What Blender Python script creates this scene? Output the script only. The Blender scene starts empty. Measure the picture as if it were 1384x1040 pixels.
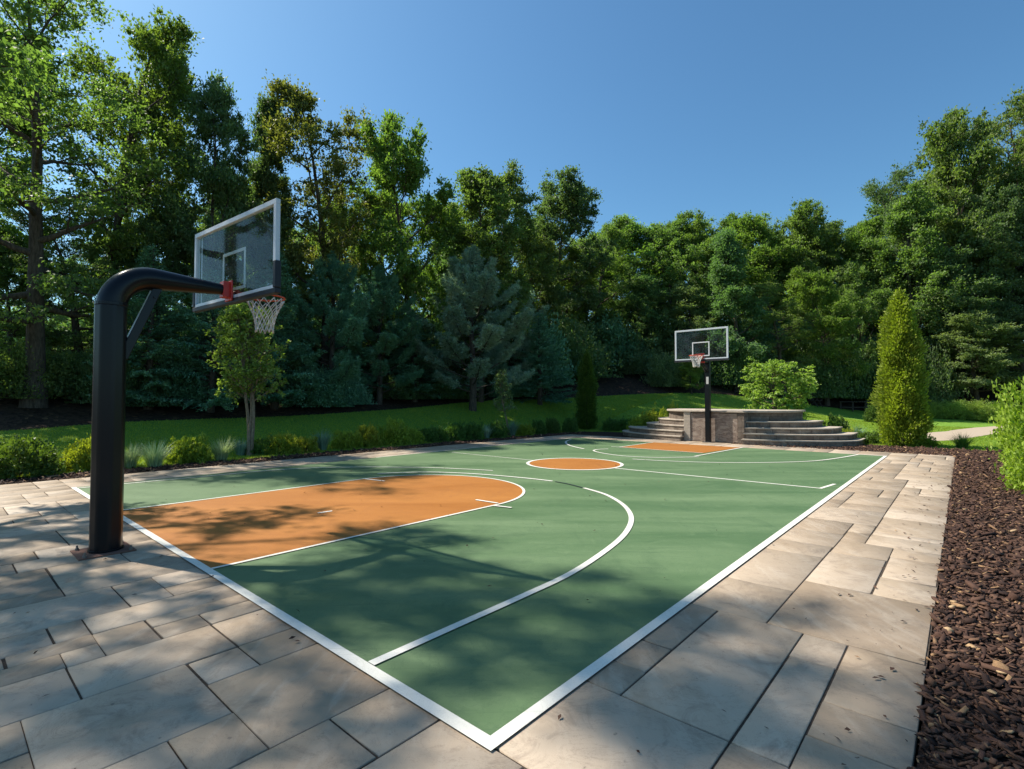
import bpy, math, random
import numpy as np
from mathutils import Vector, Matrix
from mathutils.geometry import delaunay_2d_cdt
PI=math.pi
sc=bpy.context.scene
COL=sc.collection
# ---------------------------------------------------------------- court frame
A0=np.array([-0.0961,2.3451]); UA=np.array([0.66013,0.75115]); VA=np.array([-0.75115,0.66013])
YAW=math.atan2(UA[1],UA[0])
def W(u,v,z=0.0):
    p=A0+u*UA+v*VA
    return (float(p[0]),float(p[1]),z)
def UV(x,y):
    q=np.stack([np.asarray(x)-A0[0],np.asarray(y)-A0[1]],-1)
    return q@UA,q@VA
# ---------------------------------------------------------------- terrain
_edge=[(-14.05,13.0,.62),(-14.13,14.2,.67),(-13.25,15.3,.76),(-12.15,16.5,.84),(-10.64,18.4,.86),(-8.61,20.5,.9),(-5.25,24.0,1.1),(-2.8,27.0,1.36),(-.63,29.0,1.55),(4.11,31.0,1.68),(9.89,33.0,1.93),(13.13,34.0,1.94),(16.54,35.0,1.65),(20.11,36.0,1.24),(25.99,37.0,.7),(27.49,34.0,.33),(30.38,33.0,.17),(33.51,32.0,0.05)]
_ctl=list(_edge)
for (x,y,z) in _edge[:17:2]:
    d=np.array([x-2,y-10]);d=d/np.linalg.norm(d)
    _ctl.append((x+d[0]*6,y+d[1]*6,z+1.6)); _ctl.append((x+d[0]*22,y+d[1]*22,z+4.2)); _ctl.append((x+d[0]*60,y+d[1]*60,z+8.0))
for u,v in ((-12,-12),(0,-12),(12,-14),(22,-12),(-14,0),(-14,12),(0,0),(8,5),(19,0),(19,12.2),(-4,12.2),(6,12.2),(12,12.2),(22,-4),(22,4),(26,0),(0,6),(15,0),(21,9),(-20,-30),(20,-40)):
    p=W(u,v); _ctl.append((p[0],p[1],0.0))
_ctl+=[(22,24,.05),(30,28,0.0),(45,25,.6),(60,40,3.0),(40,50,4.5),(-40,-10,1.0),(-25,2,1.4),(60,0,1.0),(15,28,.62),(10,27,.75)]
_c=np.array(_ctl,float)
def _k(r2): return np.where(r2>1e-9,r2*np.log(np.maximum(r2,1e-9))*.5,0)
_S=20.0
_p=_c[:,:2]/_S; _n=len(_p)
_K=_k(((_p[:,None]-_p[None])**2).sum(-1))+np.eye(_n)*1e-3
_P=np.c_[np.ones(_n),_p]
_M=np.block([[_K,_P],[_P.T,np.zeros((3,3))]])
_w=np.linalg.solve(_M,np.r_[_c[:,2],0,0,0])
def sstep(t): t=np.clip(t,0,1); return t*t*(3-2*t)
def T(x,y):
    x=np.atleast_1d(np.asarray(x,float)); y=np.atleast_1d(np.asarray(y,float))
    cx=np.clip(x,-80,90); cy=np.clip(y,-60,110)
    q=np.stack([cx,cy],-1)/_S
    r=_k(((q[:,None]-_p[None])**2).sum(-1))@_w[:_n]+_w[_n]+q@_w[_n+1:]
    u,v=UV(x,y)
    du=np.maximum(np.maximum(-14-u,u-19.6),0); dv=np.maximum(np.maximum(-10-v,v-12.3),0)
    m=sstep(np.hypot(du,dv)/3.5)
    r=np.clip(r,-.3,11)
    return r*m-.03
def T1(x,y): return float(T(x,y)[0])
# ---------------------------------------------------------------- object helpers
def tag(o,label=None,cat=None,group=None,kind=None):
    if label:o['label']=label
    if cat:o['category']=cat
    if group:o['group']=group
    if kind:o['kind']=kind
    return o
def empty(name,loc,rz=0.0):
    o=bpy.data.objects.new(name,None); COL.objects.link(o); o.location=loc; o.rotation_euler=(0,0,rz); o.empty_display_size=.2
    return o
def link(name,me,parent=None,mat=None):
    o=bpy.data.objects.new(name,me); COL.objects.link(o)
    if parent is not None:o.parent=parent
    if mat is not None:
        if len(me.materials)==0: me.materials.append(mat)
        elif me.materials[0]!=mat:
            o.material_slots[0].link='OBJECT'; o.material_slots[0].material=mat
    return o
def np_mesh(name,V,F,tint=None,smooth=False):
    V=np.asarray(V,np.float32); F=np.asarray(F,np.int32); n=F.shape[1]
    me=bpy.data.meshes.new(name)
    me.vertices.add(len(V)); me.vertices.foreach_set('co',V.ravel())
    me.loops.add(F.size); me.loops.foreach_set('vertex_index',F.ravel())
    me.polygons.add(len(F)); me.polygons.foreach_set('loop_start',np.arange(0,F.size,n,dtype=np.int32))
    if smooth: me.polygons.foreach_set('use_smooth',np.ones(len(F),bool))
    me.update(calc_edges=True)
    if tint is not None:
        a=me.attributes.new('tint','FLOAT','POINT'); a.data.foreach_set('value',np.asarray(tint,np.float32))
    return me
class MB:
    def __init__(s): s.v=[];s.f=[];s.t=[]
    def add(s,vs,fs,t=0.5):
        b=len(s.v); s.v.extend([tuple(map(float,p)) for p in vs]); s.f.extend([tuple(i+b for i in f) for f in fs]); s.t.extend([t]*len(vs))
    def box(s,c,d,M=None,t=.5):
        x,y,z=d[0]/2,d[1]/2,d[2]/2
        vs=[Vector((sx*x,sy*y,sz*z)) for sx in(-1,1) for sy in(-1,1) for sz in(-1,1)]
        if M is not None: vs=[M@p for p in vs]
        vs=[p+Vector(c) for p in vs]
        s.add(vs,[(0,1,3,2),(4,6,7,5),(0,4,5,1),(2,3,7,6),(0,2,6,4),(1,5,7,3)],t)
    def tube(s,pts,rad,n=8,cap=True,ph=0.0,t=.5,closed=False):
        pts=[Vector(p) for p in pts]; m=len(pts)
        if not hasattr(rad,'__len__'): rad=[rad]*m
        vs=[]; prev=None
        for i,p in enumerate(pts):
            if closed: d=pts[(i+1)%m]-pts[i-1]
            else: d=pts[min(i+1,m-1)]-pts[max(i-1,0)]
            if d.length<1e-9: d=Vector((0,0,1))
            d.normalize()
            if prev is None:
                a=Vector((0,0,1)) if abs(d.z)<.9 else Vector((1,0,0))
                x=a.cross(d).normalized()
            else: x=(prev-d*prev.dot(d)).normalized()
            prev=x; y=d.cross(x)
            for k in range(n):
                an=ph+2*PI*k/n; vs.append(p+x*(rad[i]*math.cos(an))+y*(rad[i]*math.sin(an)))
        fs=[]
        for i in range(m if closed else m-1):
            j=(i+1)%m
            for k in range(n): fs.append((i*n+k,i*n+(k+1)%n,j*n+(k+1)%n,j*n+k))
        if cap and not closed: fs.append(tuple(range(n-1,-1,-1))); fs.append(tuple((m-1)*n+k for k in range(n)))
        s.add(vs,fs,t)
    def prism(s,poly,z0,z1,t=.5):
        n=len(poly); vs=[(p[0],p[1],z0) for p in poly]+[(p[0],p[1],z1) for p in poly]
        s.add(vs,[tuple(range(n-1,-1,-1)),tuple(range(n,2*n))]+[(i,(i+1)%n,n+(i+1)%n,n+i) for i in range(n)],t)
    def mesh(s,name,smooth=False):
        me=bpy.data.meshes.new(name); me.from_pydata(s.v,[],s.f); me.update()
        a=me.attributes.new('tint','FLOAT','POINT'); a.data.foreach_set('value',np.array(s.t,np.float32))
        if smooth: me.polygons.foreach_set('use_smooth',np.ones(len(me.polygons),bool))
        return me
    def build(s,name,mat,parent=None,smooth=False,bevel=0,seg=2):
        o=link(name,s.mesh(name,smooth),parent,mat)
        if bevel:
            b=o.modifiers.new('bevel','BEVEL'); b.width=bevel; b.segments=seg; b.limit_method='ANGLE'; b.angle_limit=math.radians(35)
        return o
# ---------------------------------------------------------------- materials
def mat(name):
    m=bpy.data.materials.new(name); m.use_nodes=True; nt=m.node_tree; nt.nodes.clear()
    out=nt.nodes.new('ShaderNodeOutputMaterial'); return m,nt,out
def N(nt,t,**kw):
    n=nt.nodes.new(t)
    for k,v in kw.items():
        if k in n.inputs: n.inputs[k].default_value=v
        else: setattr(n,k,v)
    return n
def L(nt,a,b): nt.links.new(a,b)
def ramp(nt,fac,stops):
    r=nt.nodes.new('ShaderNodeValToRGB'); L(nt,fac,r.inputs[0]); e=r.color_ramp.elements
    while len(e)<len(stops): e.new(.5)
    for i,(p,c) in enumerate(stops): e[i].position=p; e[i].color=(c[0],c[1],c[2],1) if hasattr(c,'__len__') else (c,c,c,1)
    return r.outputs[0]
def noise(nt,scale,detail=4,rough=.55,vec=None,dist=0.0):
    n=N(nt,'ShaderNodeTexNoise'); n.inputs['Scale'].default_value=scale; n.inputs['Detail'].default_value=detail; n.inputs['Roughness'].default_value=rough; n.inputs['Distortion'].default_value=dist
    if vec is not None: L(nt,vec,n.inputs['Vector'])
    return n.outputs[0]
def mixc(nt,a,b,f,mode='MIX'):
    n=nt.nodes.new('ShaderNodeMix'); n.data_type='RGBA'; n.blend_type=mode
    for s,v in ((6,a),(7,b)):
        if isinstance(v,tuple): n.inputs[s].default_value=(v[0],v[1],v[2],1)
        else: L(nt,v,n.inputs[s])
    if isinstance(f,(int,float)): n.inputs[0].default_value=f
    else: L(nt,f,n.inputs[0])
    return n.outputs[2]
def coord(nt,rot=0.0,scale=(1,1,1)):
    tc=nt.nodes.new('ShaderNodeTexCoord'); g=nt.nodes.new('ShaderNodeNewGeometry')
    mp=nt.nodes.new('ShaderNodeMapping'); mp.inputs['Rotation'].default_value=(0,0,rot); mp.inputs['Scale'].default_value=scale
    L(nt,g.outputs['Position'],mp.inputs[0]); return mp.outputs[0]
def principled(nt,out,col,rough=.6,spec=.4,metal=0.0,bump=None,bstr=.3,bdist=.01):
    b=nt.nodes.new('ShaderNodeBsdfPrincipled')
    if isinstance(col,tuple): b.inputs['Base Color'].default_value=(*col,1)
    else: L(nt,col,b.inputs['Base Color'])
    if isinstance(rough,(int,float)): b.inputs['Roughness'].default_value=rough
    else: L(nt,rough,b.inputs['Roughness'])
    b.inputs['Specular IOR Level'].default_value=spec; b.inputs['Metallic'].default_value=metal
    if bump is not None:
        bp=nt.nodes.new('ShaderNodeBump'); bp.inputs['Strength'].default_value=bstr; bp.inputs['Distance'].default_value=bdist
        L(nt,bump,bp.inputs['Height']); L(nt,bp.outputs[0],b.inputs['Normal'])
    if out is not None: L(nt,b.outputs[0],out.inputs[0])
    return b
def attr(nt,name='tint'):
    a=nt.nodes.new('ShaderNodeAttribute'); a.attribute_name=name; return a.outputs['Fac']
def mth(nt,op,a,b=None):
    n=nt.nodes.new('ShaderNodeMath'); n.operation=op
    for i,v in enumerate((a,b)):
        if v is None: continue
        if isinstance(v,(int,float)): n.inputs[i].default_value=v
        else: L(nt,v,n.inputs[i])
    return n.outputs[0]
def leaf_mat(name,dark,light,trans=.35,tcol=None,rough=.55,spec=.25,vary=.25):
    m,nt,out=mat(name)
    oi=nt.nodes.new('ShaderNodeObjectInfo')
    c=mixc(nt,dark,light,attr(nt))
    f=mth(nt,'MULTIPLY',oi.outputs['Random'],vary)
    hsv=nt.nodes.new('ShaderNodeHueSaturation'); L(nt,c,hsv.inputs['Color'])
    L(nt,mth(nt,'ADD',mth(nt,'MULTIPLY',oi.outputs['Random'],.03),.485),hsv.inputs['Hue']); L(nt,mth(nt,'ADD',f,1-vary/2),hsv.inputs['Value'])
    b=principled(nt,None,hsv.outputs[0],rough,spec)
    t=nt.nodes.new('ShaderNodeBsdfTranslucent')
    tc=tcol or (2.0,2.0,.55)
    mm=nt.nodes.new('ShaderNodeVectorMath'); mm.operation='MULTIPLY'; L(nt,hsv.outputs[0],mm.inputs[0]); mm.inputs[1].default_value=tc
    L(nt,mm.outputs[0],t.inputs[0])
    mx=nt.nodes.new('ShaderNodeMixShader'); mx.inputs[0].default_value=trans
    L(nt,b.outputs[0],mx.inputs[1]); L(nt,t.outputs[0],mx.inputs[2]); L(nt,mx.outputs[0],out.inputs[0])
    return m
M={}
M['leaf_green']=leaf_mat('leaf_green',(.090,.140,.050),(.245,.310,.105),.48,(1.3,1.6,.5))
M['leaf_dark']=leaf_mat('leaf_dark',(.075,.130,.062),(.190,.270,.115),.42,(1.4,1.7,.6))
M['leaf_yellow']=leaf_mat('leaf_yellow',(.095,.155,.040),(.26,.345,.090),.50,(1.25,1.55,.5))
M['leaf_olive']=leaf_mat('leaf_olive',(.095,.105,.032),(.245,.245,.075),.42,(1.35,1.45,.45))
M['leaf_pale']=leaf_mat('leaf_pale',(.095,.145,.065),(.26,.32,.14),.38,(1.6,1.7,.7))
M['needle_dark']=leaf_mat('needle_dark',(.062,.160,.095),(.205,.385,.225),.22,(1.5,1.8,1.0))
M['needle_blue']=leaf_mat('needle_blue',(.150,.245,.190),(.46,.58,.44),.30,(1.5,1.7,1.0))
M['arb']=leaf_mat('arborvitae_leaf',(.125,.195,.024),(.38,.47,.065),.38,(1.4,1.6,.5))
M['arb_dark']=leaf_mat('arborvitae_dark_leaf',(.040,.085,.016),(.13,.21,.035),.30,(1.8,1.7,.5))
M['box_dark']=leaf_mat('boxwood_dark_leaf',(.045,.105,.028),(.14,.24,.055),.30)
M['box_yellow']=leaf_mat('boxwood_yellow_leaf',(.14,.20,.028),(.38,.46,.075),.40,(1.7,1.6,.4))
M['blade_pale']=leaf_mat('blade_pale',(.26,.36,.20),(.58,.66,.42),.35,(1.4,1.5,.8))
M['blade_blue']=leaf_mat('blade_blue',(.12,.21,.17),(.28,.40,.31),.30,(1.4,1.5,1.0))
M['leaf_bright']=leaf_mat('leaf_bright',(.15,.24,.055),(.40,.51,.14),.45,(1.3,1.5,.5))
M['turf']=leaf_mat('turf_blade',(.165,.30,.040),(.33,.47,.075),.35,(1.9,1.6,.3))
def bark(name,a,b,sc_=6):
    m,nt,out=mat(name); v=coord(nt,0,(1,1,.25)); n=noise(nt,sc_*3,6,.65,v)
    principled(nt,out,ramp(nt,n,[(.3,a),(.7,b)]),.9,.15,bump=n,bstr=.8,bdist=.03); return m
M['bark']=bark('tree_bark',(.035,.027,.020),(.14,.11,.085))
M['bark_pale']=bark('pale_bark',(.12,.085,.055),(.34,.26,.18),12)
# turf
def mk_lawn():
    m,nt,out=mat('lawn_turf'); v=coord(nt)
    n1=noise(nt,.6,3,.5,v); n2=noise(nt,18,5,.7,v); n3=noise(nt,140,2,.6,v)
    c=mixc(nt,(.175,.33,.040),(.25,.42,.050),n1); c=mixc(nt,c,(.18,.30,.05),mth(nt,'MULTIPLY',n2,.4))
    vs=coord(nt,math.radians(-38),(1,1,1)); wv=N(nt,'ShaderNodeTexWave'); wv.inputs['Scale'].default_value=.42; wv.inputs['Distortion'].default_value=.6; L(nt,vs,wv.inputs['Vector'])
    c=mixc(nt,c,(.10,.26,.05),mth(nt,'MULTIPLY',wv.outputs[1],.28))
    c=mixc(nt,c,(.03,.06,.006),mth(nt,'MULTIPLY',n3,.3))
    principled(nt,out,c,.85,.15,bump=n3,bstr=.9,bdist=.03); return m
M['lawn']=mk_lawn()
def mk_mulch(name,a,b,c3,s=26):
    m,nt,out=mat(name); v=coord(nt)
    vo=N(nt,'ShaderNodeTexVoronoi'); vo.inputs['Scale'].default_value=s; L(nt,v,vo.inputs['Vector'])
    n=noise(nt,s*1.6,4,.6,v); sep=nt.nodes.new('ShaderNodeSeparateColor'); L(nt,vo.outputs['Color'],sep.inputs[0])
    c=ramp(nt,sep.outputs[0],[(0,a),(.75,b),(.96,b),(1,c3)])
    c=mixc(nt,c,(.012,.008,.006),mth(nt,'MULTIPLY',n,.5))
    h=mth(nt,'ADD',vo.outputs['Distance'],n)
    principled(nt,out,c,.9,.2,bump=h,bstr=1,bdist=.03); return m
M['mulch']=mk_mulch('bark_mulch',(.022,.012,.009),(.075,.042,.030),(.28,.17,.09))
M['forest']=mk_mulch('leaf_litter',(.020,.012,.008),(.075,.045,.028),(.20,.12,.06),9)
def mk_chip():
    m,nt,out=mat('bark_chip'); v=coord(nt); n=noise(nt,90,3,.6,v)
    c=ramp(nt,attr(nt),[(0,(.022,.012,.009)),(.55,(.095,.048,.032)),(.86,(.15,.080,.050)),(.93,(.40,.24,.12)),(1,(.58,.40,.22))])
    c=mixc(nt,c,(.02,.012,.01),mth(nt,'MULTIPLY',n,.6)); principled(nt,out,c,.85,.25,bump=n,bstr=.5,bdist=.004); return m
M['chip']=mk_chip()
def mk_slab():
    m,nt,out=mat('paving_stone'); v=coord(nt,-YAW); vs=coord(nt,-YAW,(1,.25,1)); vf=coord(nt)
    n1=noise(nt,.9,4,.6,v,.6); n2=noise(nt,6,6,.7,vs,.8); n3=noise(nt,160,3,.7,vf); n4=noise(nt,3.2,5,.75,vf,1.5)
    c=ramp(nt,attr(nt),[(0,(.30,.228,.160)),(.5,(.37,.290,.210)),(1,(.44,.355,.27))])
    c=mixc(nt,c,(.27,.195,.125),ramp(nt,n1,[(.48,0),(.72,.75)]))
    c=mixc(nt,c,(.50,.43,.345),ramp(nt,n2,[(.5,0),(.75,.55)]))
    c=mixc(nt,c,(.17,.13,.10),ramp(nt,n4,[(.52,0),(.72,.65)])); n7=noise(nt,1.1,7,.75,vf,3.0); c=mixc(nt,c,(.12,.09,.07),ramp(nt,n7,[(.495,0),(.5,.5),(.505,0)])); n8=noise(nt,22,3,.5,vf); c=mixc(nt,c,(.10,.08,.07),ramp(nt,n8,[(.70,0),(.76,.6)]))
    c=mixc(nt,c,(.14,.115,.10),ramp(nt,n3,[(.60,0),(.80,.45)]))
    h=mth(nt,'ADD',mth(nt,'MULTIPLY',n3,1.0),mth(nt,'MULTIPLY',n2,.1))
    principled(nt,out,c,ramp(nt,n2,[(.3,.55),(.7,.8)]),.3,bump=h,bstr=.3,bdist=.006); return m
M['slab']=mk_slab()
def mk_joint():
    m,nt,out=mat('joint_sand'); n=noise(nt,60,3,.6,coord(nt)); principled(nt,out,ramp(nt,n,[(.3,(.035,.028,.022)),(.7,(.09,.07,.055))]),.95,.1); return m
M['joint']=mk_joint()
def mk_court(name,base,lite,dirt,rough=.62):
    m,nt,out=mat(name); v=coord(nt,-YAW,(.35,1.5,1)); vf=coord(nt)
    n1=noise(nt,.8,5,.6,v,.8); n2=noise(nt,2.2,5,.65,coord(nt,-YAW,(1.6,.4,1)),.5); n3=noise(nt,220,2,.6,vf); n4=noise(nt,5,4,.7,vf,1)
    c=mixc(nt,base,lite,ramp(nt,n1,[(.35,0),(.7,.8)])); c=mixc(nt,c,dirt,ramp(nt,n2,[(.55,0),(.8,.45)]))
    c=mixc(nt,c,lite,ramp(nt,n4,[(.56,0),(.76,.5)])); n5=noise(nt,9,3,.6,coord(nt,-YAW+.5,(.12,2.6,1)),1.2); c=mixc(nt,c,dirt,ramp(nt,n5,[(.60,0),(.72,.5)])); n6=noise(nt,1.3,6,.8,vf,2.5); c=mixc(nt,c,dirt,ramp(nt,n6,[(.49,0),(.5,.45),(.512,0)]))
    c=mixc(nt,c,(.04,.05,.04),ramp(nt,n3,[(.60,0),(.80,.45)]))
    principled(nt,out,c,ramp(nt,n1,[(.3,rough-.07),(.7,rough+.1)]),.35,bump=n3,bstr=.25,bdist=.003); return m
M['green']=mk_court('court_green',(.070,.130,.052),(.140,.208,.100),(.040,.088,.038))
M['orange']=mk_court('court_orange',(.315,.112,.014),(.385,.150,.022),(.22,.078,.014))
M['line']=mk_court('line_paint',(.66,.64,.56),(.74,.72,.66),(.50,.48,.40),.55)
def plain(name,c,rough=.5,spec=.5,metal=0.,nz=0,bs=.2,coat=0):
    m,nt,out=mat(name)
    n=noise(nt,nz or 20,4,.6,coord(nt)); cc=mixc(nt,c,tuple(k*.72 for k in c),n)
    b=principled(nt,out,cc,rough,spec,metal,bump=n if nz else None,bstr=bs,bdist=.002)
    if coat: b.inputs['Coat Weight'].default_value=coat; b.inputs['Coat Roughness'].default_value=.12
    return m
M['black']=plain('black_powder_coat',(.006,.0065,.009),.30,.25,0,300,.08,.08)
M['pad']=plain('black_edge_padding',(.018,.019,.026),.55,.4)
M['alu']=plain('white_aluminium',(.72,.74,.76),.35,.5)
M['tape']=plain('white_tape',(.80,.80,.78),.5,.4)
M['rim']=plain('orange_rim_paint',(.62,.075,.018),.4,.5)
M['redbr']=plain('red_bracket_paint',(.60,.035,.022),.4,.5)
M['net']=plain('net_cord',(.72,.70,.66),.8,.2)
M['rust']=plain('rusty_plate',(.20,.10,.07),.8,.3,0,40,.5)
M['steel']=plain('dull_steel',(.25,.24,.23),.45,.5,.8)
M['darkline']=plain('dark_seam_paint',(.02,.035,.03),.6,.3)
M['label']=plain('sticker',(.62,.62,.60),.5,.4)
M['wood']=plain('weathered_wood',(.07,.055,.045),.85,.2,0,30,.5)
def mk_glass():
    m,nt,out=mat('backboard_glass'); lw=nt.nodes.new('ShaderNodeLayerWeight'); lw.inputs[0].default_value=.5; fr=mth(nt,'ADD',mth(nt,'MULTIPLY',mth(nt,'POWER',lw.outputs['Facing'],5),.45),.012)
    tr=nt.nodes.new('ShaderNodeBsdfTransparent'); tr.inputs[0].default_value=(.80,.86,.86,1)
    gl=nt.nodes.new('ShaderNodeBsdfGlossy'); gl.inputs['Roughness'].default_value=.04
    n=noise(nt,5,4,.6,coord(nt)); df=nt.nodes.new('ShaderNodeBsdfDiffuse'); df.inputs[0].default_value=(.42,.45,.45,1)
    mx=nt.nodes.new('ShaderNodeMixShader'); L(nt,fr,mx.inputs[0]); L(nt,tr.outputs[0],mx.inputs[1]); L(nt,gl.outputs[0],mx.inputs[2])
    m2=nt.nodes.new('ShaderNodeMixShader'); L(nt,ramp(nt,n,[(.35,.005),(.75,.05)]),m2.inputs[0]); L(nt,mx.outputs[0],m2.inputs[1]); L(nt,df.outputs[0],m2.inputs[2]); L(nt,m2.outputs[0],out.inputs[0]); return m
M['glass']=mk_glass()
def mk_stone(name,a,b,c3,brick=True,s=1.0):
    m,nt,out=mat(name); tc=nt.nodes.new('ShaderNodeTexCoord'); v=tc.outputs['Object']
    mpp=nt.nodes.new('ShaderNodeMapping'); mpp.inputs['Scale'].default_value=(1,1,1 if brick else 2.4); L(nt,v,mpp.inputs[0])
    n1=noise(nt,3*s,6,.65,mpp.outputs[0],1.2 if brick else 2.2); n2=noise(nt,40,4,.7,v); n3=noise(nt,.9,3,.5,v)
    c=ramp(nt,n1,[(.3,a),(.52,b),(.72,c3)]); c=mixc(nt,c,tuple(k*.45 for k in a),ramp(nt,n2,[(.5,0),(.8,.6)]))
    t=attr(nt); c=mixc(nt,c,tuple(k*.55 for k in a),mth(nt,'MULTIPLY',t,.35))
    if brick:
        sx=nt.nodes.new('ShaderNodeSeparateXYZ'); L(nt,v,sx.inputs[0]); cb=nt.nodes.new('ShaderNodeCombineXYZ'); L(nt,mth(nt,'ADD',sx.outputs[1],mth(nt,'MULTIPLY',sx.outputs[0],.35)),cb.inputs[0]); L(nt,sx.outputs[2],cb.inputs[1])
        bk=nt.nodes.new('ShaderNodeTexBrick'); L(nt,cb.outputs[0],bk.inputs['Vector']); bk.inputs['Scale'].default_value=1; bk.inputs['Brick Width'].default_value=.42; bk.inputs['Row Height'].default_value=.19; bk.inputs['Mortar Size'].default_value=.006; bk.inputs['Color1'].default_value=(0,0,0,1); bk.inputs['Color2'].default_value=(.35,.35,.35,1); bk.inputs['Mortar'].default_value=(1,1,1,1)
        c=mixc(nt,c,tuple(k*.3 for k in a),mth(nt,'MULTIPLY',bk.outputs[0],.75))
    principled(nt,out,c,.8,.25,bump=mth(nt,'ADD',n1,n2),bstr=.6,bdist=.012); return m
M['stone']=mk_stone('wall_stone',(.125,.095,.075),(.235,.185,.145),(.36,.30,.24))
M['marble']=mk_stone('veined_panel_stone',(.15,.105,.085),(.34,.26,.205),(.52,.43,.35),brick=False,s=.8)
M['coping']=mk_stone('coping_stone',(.36,.30,.24),(.48,.41,.33),(.58,.50,.41),brick=False)
M['path']=plain('gravel_path',(.46,.37,.28),.9,.2,0,60,.5)
# ---------------------------------------------------------------- ground sheets
def cdt_sheet(name,poly,step,dz,mater,label,cat,kind='structure',jit=.25,bedge=.0):
    rng=np.random.default_rng(5)
    P=np.array(poly,float); pts=[];
    for i in range(len(P)):
        a=P[i];b=P[(i+1)%len(P)]; k=max(1,int(np.linalg.norm(b-a)/step))
        for j in range(k): pts.append(a+(b-a)*j/k)
    bn=len(pts); B=np.array(pts)
    x0,y0=P.min(0);x1,y1=P.max(0)
    gx,gy=np.meshgrid(np.arange(x0,x1,step),np.arange(y0,y1,step)); g=np.c_[gx.ravel(),gy.ravel()]+rng.uniform(-jit,jit,(gx.size,2))*step
    # inside test
    ins=np.zeros(len(g),bool); j=len(P)-1
    for i in range(len(P)):
        c=((P[i,1]>g[:,1])!=(P[j,1]>g[:,1])); xi=(P[j,0]-P[i,0])*(g[:,1]-P[i,1])/(P[j,1]-P[i,1]+1e-12)+P[i,0]
        ins^=c&(g[:,0]<xi); j=i
    g=g[ins]; d=np.sqrt(((g[:,None]-B[None])**2).sum(-1)).min(1) if len(g) else np.zeros(0); g=g[d>step*.4]
    allp=np.r_[B,g]
    r=delaunay_2d_cdt([Vector(p) for p in allp],[],[list(range(bn))],1,1e-5)
    vs=np.array([(p.x,p.y) for p in r[0]]); z=T(vs[:,0],vs[:,1])+dz
    me=bpy.data.meshes.new(name); me.from_pydata([(a,b,c) for (a,b),c in zip(vs,z)],[],[tuple(f) for f in r[2]]); me.update()
    me.polygons.foreach_set('use_smooth',np.ones(len(me.polygons),bool))
    if me.polygons and sum(p.normal.z for p in me.polygons)<0: me.flip_normals()
    return tag(link(name,me,None,mater),label,cat,None,kind)
def ground():
    cx,cy=5.,20.; rr=np.r_[0.,np.geomspace(.8,1.0,1)*1.0,np.arange(2,60,1.2),np.geomspace(62,1800,22)]; na=120
    V=[(cx,cy)];F=[]
    for r in rr[1:]:
        for k in range(na): V.append((cx+r*math.cos(2*PI*k/na),cy+r*math.sin(2*PI*k/na)))
    V=np.array(V); z=T(V[:,0],V[:,1])
    for k in range(na): F.append((0,1+k,1+(k+1)%na))
    for i in range(len(rr)-2):
        for k in range(na):
            a=1+i*na+k;b=1+i*na+(k+1)%na; F.append((a,a+na,b+na,b))
    me=bpy.data.meshes.new('ground'); me.from_pydata([(p[0],p[1],q-.03) for p,q in zip(V,z)],[],F); me.update()
    me.polygons.foreach_set('use_smooth',np.ones(len(me.polygons),bool))
    tag(link('ground',me,None,M['forest']),'brown leaf litter bank and forest floor under the trees','ground',None,'structure')
ground()
lawn_poly=[W(-9,12.45)[:2]]+[W(u,12.45+.08*math.sin(u*1.3))[:2] for u in np.arange(-8,18.6,.8)]+[W(19.1,12.3)[:2],W(19.9,11.4)[:2],W(20.2,10)[:2],W(20.2,5)[:2],W(20.0,2)[:2],W(19.5,.5)[:2],W(19.35,-2)[:2],W(19.3,-8)[:2],(40.,20.),(40.,30.)]+[(x,y) for x,y,z in _edge[::-1]]+[(-14.6,9.5)]
cdt_sheet('lawn',lawn_poly,.7,.02,M['lawn'],'mown green lawn sloping up behind the planting bed','lawn')
cdt_sheet('mulch_bed',[W(-7,-1.44)[:2],W(17.16,-1.44)[:2],W(17.16,11.51)[:2],W(-10,11.51)[:2],W(-10,12.45)[:2],W(19.1,12.4)[:2],W(20.1,11.4)[:2],W(20.3,10)[:2],W(20.3,5)[:2],W(20.1,2)[:2],W(19.55,.5)[:2],W(19.4,-2)[:2],W(19.3,-8)[:2],W(-7,-8)[:2]],.5,.012,M['mulch'],'dark brown bark mulch bed running round the paving','mulch')
pth=[(13.2,20.3),(15.18,18.93),(17.17,19.98),(20.68,22.3),(26.83,26.6),(36,33.0),(36,35.5),(31.56,31.71),(24.73,27.5),(20.16,23.9),(18.03,22.9),(16.6,22.4),(14.0,22.2)]
cdt_sheet('path',pth,.4,.034,M['path'],'pale beige gravel path curving across the right lawn','path')
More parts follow.
